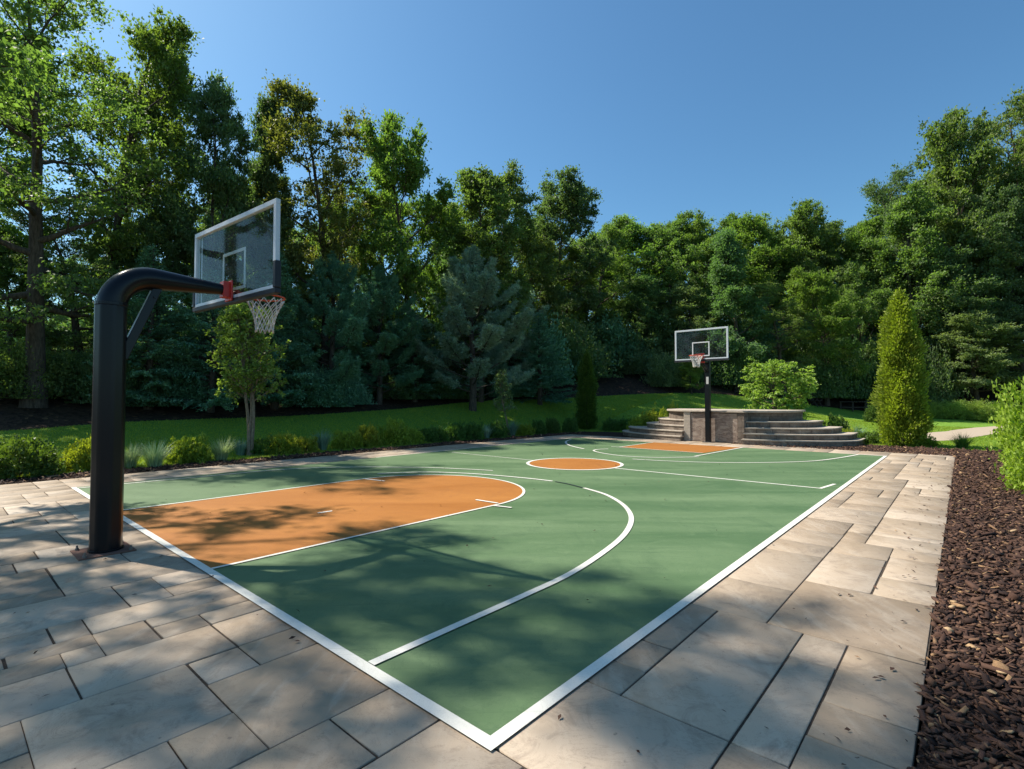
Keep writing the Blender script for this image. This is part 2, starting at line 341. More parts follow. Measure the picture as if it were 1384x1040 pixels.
# ---------------------------------------------------------------- paving
def paving():
    rnd=random.Random(11); V=[];F=[];TT=[]
    def region(u0,u1,v0,v1,un):
        nu=max(1,round((u1-u0)/un)); nv=max(1,round((v1-v0)/un))
        def lines(a,b,k):
            g=np.array([rnd.uniform(.62,1.45) for _ in range(k)]); return a+(b-a)*np.r_[0,np.cumsum(g)/g.sum()]
        LU=lines(u0,u1,nu); LV=lines(v0,v1,nv)
        occ=[[False]*nv for _ in range(nu)]
        sizes=[(2,2),(3,2),(2,3),(3,3),(4,2),(4,3),(2,1),(3,1),(1,2),(3,3),(3,2),(4,2),(5,3),(1,1)]
        for i in range(nu):
            for j in range(nv):
                if occ[i][j]: continue
                c=sizes[:]; rnd.shuffle(c); c+=[(1,2),(2,1),(1,1)]
                for a,b in c:
                    if i+a<=nu and j+b<=nv and not any(occ[i+x][j+y] for x in range(a) for y in range(b)): break
                for x in range(a):
                    for y in range(b): occ[i+x][j+y]=True
                g=[rnd.choice((.0012,.003,.005,.007,.010)) for _ in range(4)]
                a0=LU[i]+g[0]; a1=LU[i+a]-g[1]; b0=LV[j]+g[2]; b1=LV[j+b]-g[3]
                zt=rnd.uniform(-.0012,.0012); be=.004; base=len(V); t=rnd.random()
                for (e,z) in ((0,-.045),(0,zt-be),(be,zt)):
                    for (p,q) in ((a0+e,b0+e),(a1-e,b0+e),(a1-e,b1-e),(a0+e,b1-e)): V.append(W(p,q,z)); TT.append(t)
                for k in range(4):
                    n=(k+1)%4
                    F.append((base+k,base+n,base+4+n,base+4+k)); F.append((base+4+k,base+4+n,base+8+n,base+8+k))
                F.append((base+8,base+9,base+10,base+11))
    region(-8.61,0,-1.43,11.5,.287); region(0,15.55,-1.43,0,.286); region(0,15.55,10.1,11.5,.28); region(15.55,17.15,-1.43,11.5,.32)
    o=link('paving',np_mesh('paving',V,F,TT),None,M['slab'])
    tag(o,'beige stone slab paving laid in a random pattern round the court','paving',None,'structure')
    b=MB(); b.box((0,0,0),(17.15+8.61,12.93,.02)); 
    c=W((17.15-8.61)/2,(11.5-1.43)/2,-.018)
    j=b.build('joint_bed',M['joint'],o); j.location=c; j.rotation_euler=(0,0,YAW)
paving()
# ---------------------------------------------------------------- court
def court():
    root=MB(); root.prism([W(0,0)[:2],W(15.55,0)[:2],W(15.55,10.1)[:2],W(0,10.1)[:2]],-.004,.006)
    ct=root.build('court_surface',M['green']); tag(ct,'green acrylic basketball court with orange keys and white lines','court',None,'structure')
    def smoothp(P,n=8):
        P=[np.array(p,float) for p in P]; out=[]
        for i in range(len(P)-1):
            p0=P[max(i-1,0)];p1=P[i];p2=P[i+1];p3=P[min(i+2,len(P)-1)]
            for k in range(n):
                t=k/n; out.append(.5*((2*p1)+(-p0+p2)*t+(2*p0-5*p1+4*p2-p3)*t*t+(-p0+3*p1-3*p2+p3)*t**3))
        out.append(P[-1]); return out
    def strip(name,P,w,z,m='line',closed=False):
        P=[np.array(p[:2],float) for p in P]; n=len(P); V=[];F=[]
        for i,p in enumerate(P):
            if closed: a=P[i-1];c=P[(i+1)%n]
            else: a=P[max(i-1,0)];c=P[min(i+1,n-1)]
            d1=p-a;d2=c-p
            if np.linalg.norm(d1)<1e-9:d1=d2
            if np.linalg.norm(d2)<1e-9:d2=d1
            d1=d1/np.linalg.norm(d1);d2=d2/np.linalg.norm(d2); nn=np.array([-(d1+d2)[1],(d1+d2)[0]]); nn/=np.linalg.norm(nn); k=1/max(.5,nn@np.array([-d1[1],d1[0]]))
            for s in(-1,1):
                q=p+nn*s*w/2*k; V.append(W(q[0],q[1],z))
        for i in range(n if closed else n-1):
            j=(i+1)%n; F.append((2*i,2*j,2*j+1,2*i+1))
        me=bpy.data.meshes.new(name); me.from_pydata(V,[],F); me.update()
        if me.polygons[0].normal.z<0: me.flip_normals()
        return link(name,me,ct,M[m])
    def fill(name,P,z,m):
        me=bpy.data.meshes.new(name); me.from_pydata([W(p[0],p[1],z) for p in P],[],[tuple(range(len(P)))]); me.update()
        if me.polygons[0].normal.z<0: me.flip_normals()
        return link(name,me,ct,M[m])
    z=.010
    strip('boundary_line',[(.02,10.1),(.0,0.0),(15.55,.0),(15.55,.6)],.072,z+.001)
    strip('boundary_line',smoothp([(6.2,10.12),(9,10.12),(12,10.14),(15.5,10.15)],3),.045,z)
    # near key
    cu,cv,ra,rb=3.84,5.33,1.72,1.80
    arc=[(cu+ra*math.sin(t),cv+rb*math.cos(t)) for t in np.linspace(0,PI,40)]
    fill('key_paint',[(.045,7.13)]+arc+[(.045,3.53)],z,'orange')
    strip('key_line',[(.04,7.18)]+arc+[(.04,3.54)],.045,z+.004)
    strip('hash_mark',[(3.90,7.15),(4.0,6.57)],.05,z+.008); strip('hash_mark',[(3.87,4.01),(3.90,3.58)],.05,z+.008); strip('hash_mark',[(3.74,3.5),(3.80,3.22)],.05,z+.008)
    strip('hash_mark',[(1.82,4.97),(2.02,4.95)],.05,z+.004)
    # arcs
    strip('three_point_line',smoothp([(.04,1.0),(.7,1.0),(1.4,1.0),(2.1,1.02),(2.92,1.15),(3.6,1.32),(4.24,1.58),(4.75,1.9),(5.2,2.3),(5.6,2.8),(5.86,3.36)]),.065,z+.004)
    strip('worn_line_gap',smoothp([(5.87,3.40),(6.02,3.8),(6.09,4.15)]),.05,z+.004,'darkline')
    strip('three_point_line',smoothp([(6.1,4.22),(6.06,4.77),(5.93,5.5),(5.72,6.2),(5.35,6.9),(4.87,7.3),(4.5,7.54)]),.06,z+.004)
    strip('three_point_line',smoothp([(.04,9.93),(1.06,9.87),(2.29,9.78),(3.3,9.68),(4.1,9.35),(4.9,8.65),(5.45,7.95),(5.85,7.39),(6.2,6.6),(6.4,6.05)]),.05,z+.003)
    # centre circle and line
    c0=(8.58,5.42); rr=1.12
    cc=[(c0[0]+rr*math.cos(t),c0[1]+rr*math.sin(t)) for t in np.linspace(0,2*PI,64,endpoint=False)]
    fill('centre_circle_paint',cc,z,'orange'); strip('centre_circle_line',cc,.075,z+.004,closed=True)
    strip('halfway_line',[(8.42,9.6),(8.44,6.5)],.035,z); strip('halfway_line',[(8.5,4.28),(8.52,2.2),(8.55,.27),(9.25,.17)],.06,z)
    # far key and arcs
    fill('key_paint',[(13.05,6.70),(15.5,6.72),(15.5,3.75),(13.0,4.02)],z,'orange')
    strip('key_line',[(15.5,6.76),(13.02,6.74)],.05,z+.004); strip('key_line',[(15.5,3.70),(12.0,3.86)],.06,z+.006); strip('key_line',[(13.0,7.0),(12.97,4.0)],.05,z+.008)
    strip('far_arc_line',smoothp([(12.3,6.7),(11.9,6.85),(11.5,6.72),(11.15,6.27),(10.9,5.7),(10.85,5.17),(11.1,4.5),(11.95,3.72)]),.06,z+.003)
    strip('far_arc_line',smoothp([(10.32,4.81),(10.55,3.9),(11.02,2.94),(11.9,1.95),(12.91,1.24),(14.08,.88),(15.5,.6)]),.06,z+.004)
    strip('far_arc_line',smoothp([(14.6,9.7),(13.9,9.4),(13.28,9.0),(12.6,8.4),(12.2,7.9),(11.79,7.26)]),.07,z+.004)
court()
# ---------------------------------------------------------------- hoops
def rotM(a): return Matrix.Rotation(a,4,'Z')
def net_mesh(rad,zt,zb,rb,cord,c=(0,0)):
    b=MB(); n=12; rows=6
    def P(k,row):
        t=row/rows; r=rad*(1-t)**1.4+rb*(1-(1-t)**1.4); r=r+ (.02*math.sin(t*PI)*-1)
        a=2*PI*(k+.5*row)/n; return Vector((c[0]+r*math.cos(a),c[1]+r*math.sin(a),zt+(zb-zt)*t+ (.01*math.sin(k*2.1+row))))
    for k in range(n):
        for row in range(rows):
            b.tube([P(k,row),P(k,row+1)],cord,5); b.tube([P(k+1,row),P(k,row+1)],cord,5)
            if row: 
                q=P(k,row); b.tube([q-Vector((0,0,cord*1.6)),q+Vector((0,0,cord*1.6))],cord*1.7,6)
    return b
def ring(b,c,R,r,n=48,m=8): b.tube([(c[0]+R*math.cos(2*PI*k/n),c[1]+R*math.sin(2*PI*k/n),c[2]) for k in range(n)],r,m,closed=True)
def backboard(parent,xc,w,z0,z1,yaw,sgn,frame_d,pad_side,s,stripe):
    """glass backboard lying in the local Y-Z plane, facing +X*sgn"""
    h=empty('backboard',xc); h.parent=parent; h.rotation_euler=(0,0,yaw)
    H=z1-z0; fw=.055*s
    b=MB(); b.box((0,0,(z0+z1)/2),(.012,w-.04,H-.04)); b.build('glass',M['glass'],h)
    b=MB(); d=frame_d
    b.box((0,0,z1-fw/2),(d,w,fw)); b.box((0,0,z0+fw/2),(d,w,fw))
    for q in(-1,1): b.box((0,q*(w/2-fw/2),(z0+z1)/2),(d,fw,H-2*fw-.001))
    b.build('frame',M['alu'],h,bevel=.004)
    b=MB(); x=sgn*.012; tw=.035*s; iw=.61*s/1.05; ih=.45*s/1.0; bz=z0+.14*s
    if stripe:
        b2=MB(); b2.box((x,w/2-fw-.085,(z0+z1)/2),(.004,.03,H-2*fw-.004)); b2.build('edge_stripe',M['tape'],h)
    b.box((x,0,bz+ih),(.006,iw,tw)); 
    if True: b.box((x,0,bz),(.006,iw,tw))
    for q in(-1,1): b.box((x,q*(iw/2-tw/2),bz+ih/2),(.006,tw,ih-tw-.001))
    b.build('target_square',M['tape'],h)
    b=MB(); pd=d+.02; ph=pad_side*H
    b.box((0,0,z0-.012),(pd,w+.03,.062*s))
    for q in(-1,1): b.box((0,q*(w/2-.012),z0+.019+ph/2),(pd,.05*s+.012,ph))
    b.build('edge_padding',M['pad'],h,bevel=.012,seg=3)
    return h
def near_hoop():
    px,py,_=W(-.46,5.0); root=empty('basketball_hoop',(px,py,0),YAW)
    tag(root,'large near basketball hoop on a thick black gooseneck pole, glass backboard seen from behind','basketball hoop')
    r=.137
    b=MB(); b.tube([(0,0,.0),(0,0,2.53)],r+.006,8,ph=-PI/2); b.build('pole',M['black'],root,bevel=.022,seg=3)
    b=MB(); b.tube([(0,0,2.515),(0,0,2.55)],r+.004,24); b.build('collar',M['black'],root,smooth=False,bevel=.004)
    # arm
    R=.36; pts=[(0,0,2.5)]; rad=[r-.004]
    for k in range(0,13):
        a=PI/2*k/12; pts.append((R-R*math.cos(a),0,2.50+R*math.sin(a))); rad.append(r-.004-.012*k/12)
    for k in range(1,9):
        t=k/8; pts.append((R+(1.07-R)*t,0,2.86+.0*t)); rad.append((r-.016)*(1-t)+.062*t)
    b=MB(); b.tube(pts,rad,28); b.build('arm',M['black'],root,smooth=True).modifiers.new('es','EDGE_SPLIT')
    # brace
    a=Vector((.10,0,1.98)); c=Vector((.40,0,2.77)); d=(c-a); Mx=Matrix.Rotation(-math.atan2(d.x,d.z)*-1,4,'Y')
    b=MB(); b.box((a+c)/2,(.085,.085,d.length),Mx); br=b.build('brace',M['black'],root,bevel=.006)
    b=MB(); b.tube([(.37,-.055,2.66),(.37,.055,2.66)],.016,6); b.build('bolt',M['black'],br)
    # bracket
    b=MB(); b.box((1.085,0,2.86),(.075,.13,.19)); b.box((1.13,0,2.85),(.02,.2,.24)); b.build('mounting_bracket',M['redbr'],root,bevel=.006)
    ya=-math.radians(4.3)*-1
    bb=backboard(root,(1.17,0,0),2.08,2.745,3.745,ya*1.0,1,.05,.30,1.0,True)
    # rim
    ctr=(.40,0,2.845); b=MB(); ring(b,ctr,.229,.011)
    b.box((.075,0,2.845),(.14,.13,.012)); b.box((.03,0,2.81),(.02,.17,.11))
    for q in(-1,1): b.tube([(.03,q*.075,2.80),(.20,q*.10,2.838)],.008,6)
    for k in range(12):
        an=2*PI*k/12; b.tube([(ctr[0]+.229*math.cos(an),.229*math.sin(an),2.84),(ctr[0]+.225*math.cos(an),.225*math.sin(an),2.818)],.0045,5)
    rm=b.build('rim',M['rim'],bb,smooth=True)
    net_mesh(.226,2.818,2.40,.105,.0055,ctr).build('net',M['net'],rm,smooth=True)
    b=MB(); b.box((-.02,0,.008),(.46,.46,.012)); bp=b.build('base_plate',M['rust'],root,bevel=.003)
    b=MB(); b.tube([(0,0,.014),(0,0,.03)],r+.012,24); b.build('base_collar',M['black'],root)
    for q in((-.2,-.19),(-.2,.19),(.17,-.19),(.17,.19)):
        b=MB(); b.tube([(q[0],q[1],.014),(q[0],q[1],.034)],.018,6); b.tube([(q[0],q[1],.034),(q[0],q[1],.06)],.009,8); b.build('anchor_bolt',M['steel'],bp)
near_hoop()
def far_hoop():
    x,y,_=W(16.93,5.32); root=empty('basketball_hoop',(x,y,0),YAW+PI)
    tag(root,'far basketball hoop on a straight black post in front of the stone wall','basketball hoop')
    b=MB(); b.box((0,0,1.5),(.17,.17,3.0)); b.build('pole',M['black'],root,bevel=.012)
    b=MB(); b.box((-.0,.02,2.23),(.178,.085,.26)); b.build('sticker',M['label'],root)
    b=MB(); b.box((.34,0,2.93),(.56,.13,.13)); b.build('arm',M['black'],root,bevel=.01)
    for q in(-1,1):
        b=MB(); b.tube([(.05,q*.04,2.5),(.62,q*.04,2.92)],.022,8); b.build('brace',M['black'],root,smooth=True)
    b=MB(); b.box((.655,0,3.0),(.05,.3,.34)); b.build('mounting_bracket',M['redbr'],root,bevel=.006)
    bb=backboard(root,(.72,-.04*-1,0),1.88,2.93,4.03,0.0,1,.045,.0001,1.05,False)
    ctr=(.42,0,3.06); b=MB(); ring(b,ctr,.229,.013)
    b.box((.09,0,3.05),(.17,.16,.02)); b.box((.03,0,3.02),(.02,.19,.13))
    for q in(-1,1): b.tube([(.03,q*.085,2.98),(.24,q*.12,3.05)],.010,6)
    rm=b.build('rim',M['rim'],bb,smooth=True); net_mesh(.226,3.045,2.66,.11,.0085,ctr).build('net',M['net'],rm,smooth=True)
    b=MB(); b.box((0,0,.01),(.34,.34,.014)); b.build('base_plate',M['steel'],root,bevel=.003)
far_hoop()
# ---------------------------------------------------------------- stone terrace
def terrace():
    root=empty('stone_terrace',W(18.2,5.3,0),YAW); tag(root,'curved grey brown stone terrace with steps on both sides of a panelled wall','terrace')
    # local x=u-18.2, y=v-5.3
    def arcp(a,br,bl,u0=.8,n=28,side=0):
        # half ellipse bulging to -x ; br = extent on -y side, bl on +y side
        P=[]
        for k in range(n+1):
            t=-PI/2+PI*k/n; b=bl if t>0 else br
            P.append((u0-a*math.cos(t),b*math.sin(t)))
        return P
    zs=[.19,.38,.57,.78]; br=[4.30,4.08,3.62,3.03]; bl=[4.45,4.15,3.30,2.77]; aa=[2.30,2.14,1.99,1.86]
    def clip(P,lo=None,hi=None):
        # keep the outline where y<=hi or y>=lo, inserting the crossing point
        out=[]
        for i in range(len(P)):
            p=P[i]; ok=(p[1]<=hi) if hi is not None else (p[1]>=lo)
            if i and ok!=prev:
                c=hi if hi is not None else lo; q=P[i-1]; t=(c-q[1])/(p[1]-q[1]); out.append((q[0]+(p[0]-q[0])*t,c))
            if ok: out.append(p)
            prev=ok
        return out
    for side in(0,1):
        for k in range(4):
            z0=0 if k==0 else zs[k-1]; z1=zs[k]
            P=arcp(aa[k],br[k],bl[k],.8-.0*k)
            P=clip(P,hi=-1.19) if side==0 else clip(P,lo=.99)
            yc=-1.19 if side==0 else .99
            if side==0: poly=P+[(1.8,yc),(1.8,P[0][1])]
            else: poly=P+[(1.8,P[-1][1]),(1.8,yc)]
            b=MB(); b.prism(poly,z0 if k==0 else z0+.001,z1-.045,t=k%2*.6)
            st=b.build('step',M['stone'],root,bevel=.006)
            # tread stone with small nosing
            Q=arcp(aa[k]+.03,br[k]+.03,bl[k]+.03,.8)
            Q=clip(Q,hi=-1.17) if side==0 else clip(Q,lo=.97)
            yq=-1.17 if side==0 else .97
            poly=Q+([(1.82,yq),(1.82,Q[0][1])] if side==0 else [(1.82,Q[-1][1]),(1.82,yq)])
            b=MB(); b.prism(poly,z1-.045,z1); b.build('tread',M['coping'],st,bevel=.008)
    # top drum
    P=arcp(1.70,2.38,2.31,.8); b=MB(); b.prism(P+[(1.8,P[-1][1]),(1.8,P[0][1])],.0,1.08,t=.9); b.build('platform_wall',M['stone'],root)
    P=arcp(1.84,2.46,2.39,.8); b=MB(); b.prism(P+[(1.9,P[-1][1]),(1.9,P[0][1])],1.08,1.15); b.build('coping',M['coping'],root,bevel=.012)
    # front block, piers and panels
    b=MB(); b.box((-.45,-.10,.54),(1.2,2.16,1.08),t=.3); b.build('front_wall',M['stone'],root)
    b=MB(); b.box((-1.075,.865,.54),(.10,.25,1.078)); b.build('pier',M['coping'],root,bevel=.01)
    b=MB(); b.box((-1.075,-1.07,.54),(.10,.22,1.078),t=1); b.build('pier',M['stone'],root,bevel=.01)
    for (c,w) in ((.385,.70),(-.46,.985)):
        b=MB(); b.box((-1.065,c,.53),(.06,w-.012,1.03)); b.build('wall_panel',M['marble'],root,bevel=.006)
    b=MB(); b.box((-.55,-.10,1.112),(1.22,2.26,.062)); b.build('coping',M['coping'],root,bevel=.01)
terrace()
# ---------------------------------------------------------------- foliage builders
def nrm(a): return a/np.maximum(np.linalg.norm(a,axis=-1,keepdims=True),1e-9)
def leaves(rng,C,ln,wd,dirs=None,up=.35,tint=None,droop=0.0):
    """rhombic leaves with a fold; C (n,3)"""
    n=len(C); d=rng.normal(size=(n,3)) if dirs is None else dirs+rng.normal(size=(n,3))*.35
    d[:,2]-=droop; d=nrm(d); nn=rng.normal(size=(n,3)); nn[:,2]+=up*3; s=nrm(np.cross(d,nn)); 
    l=(ln*rng.uniform(.7,1.25,n))[:,None]; w=(wd*rng.uniform(.7,1.25,n))[:,None]
    k=np.cross(s,d)*w*.25
    V=np.stack([C-d*l*.5,C+s*w*.5+k,C+d*l*.5,C-s*w*.5+k],1).reshape(-1,3)
    F=np.arange(4*n).reshape(n,4)
    if tint is None: tint=rng.uniform(0,1,n)
    return V,F,np.repeat(np.clip(tint,0,1),4)
def tubes_np(B,sides):
    V=[];F=[];o=0
    for pts,rad in B:
        m=len(pts); d=np.gradient(pts,axis=0); d=nrm(d); a=np.array([0,0,1.]) if abs(d[0][2])<.9 else np.array([1.,0,0])
        x=nrm(np.cross(np.broadcast_to(a,d.shape),d)); y=np.cross(d,x); n=sides if rad[0]>.03 else (5 if rad[0]>.012 else 3)
        an=np.arange(n)*2*PI/n
        R=pts[:,None]+rad[:,None,None]*(np.cos(an)[None,:,None]*x[:,None]+np.sin(an)[None,:,None]*y[:,None])
        V.append(R.reshape(-1,3)); i=np.arange(m-1)[:,None]*n+o; k=np.arange(n)[None]; k2=(k+1)%n
        F.append(np.stack([i+k,i+k2,i+n+k2,i+n+k],-1).reshape(-1,4)); o+=m*n
    return np.concatenate(V),np.concatenate(F)
def branch(rng,p,d,Lg,r0,r1,n,up=.15,wob=.12):
    P=[p]; d=nrm(d)
    for i in range(n):
        d=nrm(d+rng.normal(size=3)*wob+np.array([0,0,up])); P.append(P[-1]+d*Lg/n)
    return np.array(P),np.linspace(r0,r1,n+1)
def deciduous(name,seed,H,R,bf=.28,nprim=16,env='round',nsec=6,nter=4,per=70,crad=.42,leaf=(.17,.10),flat=.6,elev=(10,65),r0=.22,multi=1,ends=2,up=.12,tw=.02):
    rng=np.random.default_rng(seed); B=[];Cl=[]
    for mi in range(multi):
        off=np.array([0,0,0.]); d0=np.array([rng.normal()*.02,rng.normal()*.02,1.])
        if multi>1: a=2*PI*mi/multi+rng.uniform(-.4,.4); off=np.array([math.cos(a),math.sin(a),0])*r0*1.0; d0=np.array([math.cos(a)*.07,math.sin(a)*.07,1.])
        n=10; P=[off]; d=nrm(d0)
        for i in range(n): d=nrm(d+rng.normal(size=3)*[.06,.06,.0]+np.array([0,0,.05])); P.append(P[-1]+d*H*.93/n)
        P=np.array(P); t=np.linspace(0,1,n+1); rad=r0*(1-t)**.85+.012
        rad[0]*=1.35
        B.append((P,rad))
        ph=rng.uniform(0,6)
        for k in range(nprim):
            t0=bf+(0.97-bf)*(k+.5)/nprim; q=(t0-bf)/(1-bf); i=t0*n; j=min(int(i),n-1); p=P[j]+(P[j+1]-P[j])*(i-j); rr=np.interp(t0,t,rad)
            if env=='round': e=math.sqrt(max(.05,1-(2*q-.75)**2/1.7)) if q>.2 else .75+q
            elif env=='tall': e=.6+.5*math.sin(PI*min(1,q*1.05))-.35*q
            elif env=='cone': e=1.05-.85*q
            else: e=.55+.6*q if q<.7 else .97-.9*(q-.7)
            Lg=R*e*rng.uniform(.75,1.2)*.78; ph+=2.4+rng.uniform(-.4,.4); el=math.radians(elev[0]+(elev[1]-elev[0])*q+rng.uniform(-8,8))
            d=np.array([math.cos(ph)*math.cos(el),math.sin(ph)*math.cos(el),math.sin(el)])
            bp,br=branch(rng,p,d,Lg,min(rr*.55,.10*R/3.5+.01),.012,6,up*.5,.13); B.append((bp,br))
            for s in range(nsec):
                u=.25+.75*(s+rng.uniform(0,.9))/nsec; u=min(u,1); i=u*6; j=min(int(i),5); q0=bp[j]+(bp[j+1]-bp[j])*(i-j); dd=nrm(bp[j+1]-bp[j])
                sd=np.cross(dd,[0,0,1]); sd=nrm(sd)*(1 if s%2 else -1); a=math.radians(rng.uniform(25,70)); d2=dd*math.cos(a)+sd*math.sin(a)+np.array([0,0,rng.uniform(-.1,.35)])
                L2=Lg*.42*(1.15-.5*u)*rng.uniform(.7,1.25)+.15; b2,r2=branch(rng,q0,d2,L2,max(.008,br[min(j,5)]*.5),.006,4,up*.5,.15); B.append((b2,r2))
                for w in range(nter):
                    u2=.3+.7*(w+rng.uniform(0,1))/nter; i=min(u2,1)*4; j=min(int(i),3); q1=b2[j]+(b2[j+1]-b2[j])*(i-j)
                    d3=nrm(b2[j+1]-b2[j])+rng.normal(size=3)*.75; L3=L2*.4*rng.uniform(.6,1.2)+.12
                    b3,r3=branch(rng,q1,d3,L3,.006,.003,2,.05,.2); B.append((b3,r3))
                    for e_ in range(ends): Cl.append(b3[-1-e_]+rng.normal(size=3)*crad*.25)
    Cl=np.array(Cl)
    # fit to H,R
    rr=np.hypot(Cl[:,0],Cl[:,1]); sR=R*.93/np.percentile(rr,96); sH=(H-crad*.5)/Cl[:,2].max()
    S=np.array([sR,sR,sH]); Cl=Cl*S
    B=[(p*np.array([1,1,1])*S if i>=multi else p*np.array([1,1,sH]),r) for i,(p,r) in enumerate(B)]
    V,F=tubes_np(B,9); tm=np_mesh(name+'_trunk',V,F,None,True)
    n=len(Cl); cnt=rng.integers(int(per*.5),int(per*1.4),n); idx=np.repeat(np.arange(n),cnt); m=len(idx)
    cs=rng.uniform(.6,1.25,n)*crad; g=rng.normal(size=(m,3)); g=nrm(g)*np.minimum(np.abs(rng.normal(size=(m,1)))*.60,1.3)
    C=Cl[idx]+g*cs[idx][:,None]*np.array([1,1,flat]); ct=rng.uniform(0,1,n)
    out=nrm(C-np.array([0,0,H*.5]))
    V,F,t=leaves(rng,C,leaf[0],leaf[1],dirs=g*.5+out*.4,up=.45,tint=ct[idx]*.55+rng.uniform(0,.45,m),droop=.15)
    print(name,m,'leaves'); return tm,np_mesh(name+'_crown',V,F,t)
def conifer(name,seed,H,R,kind='spruce',bf=.06,nb=120,r0=.16):
    rng=np.random.default_rng(seed); B=[];C=[];D=[];TI=[];Ln=[]
    P=np.array([[0,0,0],[0.02*H*.1,0,H*.5],[0,0,H*.98]]); t=np.linspace(0,1,12); tp=np.stack([np.sin(t*5+seed)*.05,np.cos(t*4)*.05-.05,t*H*.98],1); B.append((tp,r0*(1-t)+.01))
    ph=0
    for k in range(nb):
        q=((k+rng.uniform(0,1))/nb)**(.85); z=(bf+(1-bf)*q)*H*.97; ph+=2.399+rng.uniform(-.3,.3)
        if kind=='spruce': Lg=R*(1.03-q)**.8*rng.uniform(.8,1.12); el=math.radians(-12+40*q); up=.06
        else: Lg=R*(max(.14,1-(q*1.2-.30)**2*1.25))**.9*rng.uniform(.55,1.2); el=math.radians(5+72*q*q); up=.12
        Lg=max(Lg,.15)
        d=np.array([math.cos(ph)*math.cos(el),math.sin(ph)*math.cos(el),math.sin(el)])
        bp,br=branch(rng,np.array([0,0,z]),d,Lg,.03*(1-q)+.012,.006,7,up,.06); B.append((bp,br))
        side=nrm(np.cross(bp[-1]-bp[0],[0,0,1])); bt=rng.uniform(0,.6)
        ns=max(4,int(Lg*11)) if kind=='spruce' else max(4,int(Lg*8))
        for s in range(ns):
            u=(.18 if kind=='spruce' else .42)+(.82 if kind=='spruce' else .58)*s/ns; i=u*7; j=min(int(i),6); p=bp[j]+(bp[j+1]-bp[j])*(i-j); dd=nrm(bp[j+1]-bp[j])
            for sg in(-1,1):
                L2=(.22+.42*(1-u))*Lg**.6*rng.uniform(.6,1.2)*(.8 if kind=='spruce' else .75)
                d2=nrm(dd*.75+side*sg*.8+rng.normal(size=3)*.15+np.array([0,0,-.12 if kind=='spruce' else .12]))
                if L2>.3: B.append((np.array([p,p+d2*L2]),np.array([.006,.003])))
                if kind=='spruce':
                    m=max(3,int(L2*26)); w=np.linspace(.05,1,m)[:,None]; c=p+d2*L2*w+np.array([0,0,-.16])*L2*w*w+rng.normal(size=(m,3))*.025
                    C.append(c); D.append(np.broadcast_to(d2,(m,3))+rng.normal(size=(m,3))*.5); TI.append(np.full(m,bt)+rng.uniform(0,.4,m)*w[:,0]+.05)
                else:
                    m=max(2,int(L2*11)); w=np.linspace(.3,1,m)[:,None]; cc=p+d2*L2*w+rng.normal(size=(m,3))*.04
                    nn=16; c=np.repeat(cc,nn,0); g=nrm(rng.normal(size=(len(c),3))+d2*.9+np.array([0,0,.3])); C.append(c+g*.08); D.append(g*6); TI.append(np.full(len(c),bt*.7)+rng.uniform(0,.5,len(c)))
    C=np.concatenate(C);D=np.concatenate(D);TI=np.concatenate(TI)
    if kind=='spruce': V,F,t=leaves(rng,C,.15,.045,dirs=D,up=.6,tint=TI,droop=.15)
    else: V,F,t=leaves(rng,C,.19,.022,dirs=D,up=.2,tint=TI,droop=0)
    print(name,len(C),'needles')
    TV,TF=tubes_np(B,8); return np_mesh(name+'_trunk',TV,TF,None,True),np_mesh(name+'_crown',V,F,t)
def columnar(name,seed,H,R,n=26000,leaf=(.11,.05),taper=1.0):
    rng=np.random.default_rng(seed)
    # many upright sprays
    ns=n//16; q=rng.uniform(0,1,ns)**.9; z=q*H*.97+.05; a=rng.uniform(0,2*PI,ns)
    prof=np.interp(q,[0,.04,.12,.35,.6,.8,.92,1],[.55,.82,1,.93,.80,.60,.36,.05])
    lump=1+.17*np.sin(a*3+z*2.3)+.15*np.sin(a*4-z*3.1+1)+.09*np.sin(a*2+z*7)+rng.normal(size=ns)*.05
    r=R*prof*lump*(1-rng.uniform(0,1,ns)**3*.5)
    c=np.stack([r*np.cos(a),r*np.sin(a),z],1); idx=np.repeat(np.arange(ns),16); out=np.stack([np.cos(a),np.sin(a),np.full(ns,.9)],1)
    g=rng.normal(size=(len(idx),3))*np.array([.07,.07,.10])*(R/.75)**.5; C=c[idx]+g
    tt=rng.uniform(0,1,ns)
    V,F,t=leaves(rng,C,leaf[0],leaf[1],dirs=out[idx],up=.1,tint=tt[idx]*.6+rng.uniform(0,.4,len(idx)))
    B=[(np.array([[0,0,0],[0.02,0,H*.5],[0,0,H*.93]]),np.array([.07,.05,.01])*R/.75)]
    for k in range(26):
        aa=rng.uniform(0,6.28); zz=rng.uniform(.08,.85)*H; rr=R*.7*np.interp(zz/H,[0,.12,.6,1],[.7,.9,.7,.05]); B.append((np.array([[0,0,zz],[rr*.6*math.cos(aa),rr*.6*math.sin(aa),zz+rr*.4],[rr*math.cos(aa),rr*math.sin(aa),zz+rr]]),np.array([.018,.012,.006])))
    TV,TF=tubes_np(B,7); return np_mesh(name+'_trunk',TV,TF,None,True),np_mesh(name+'_crown',V,F,t)
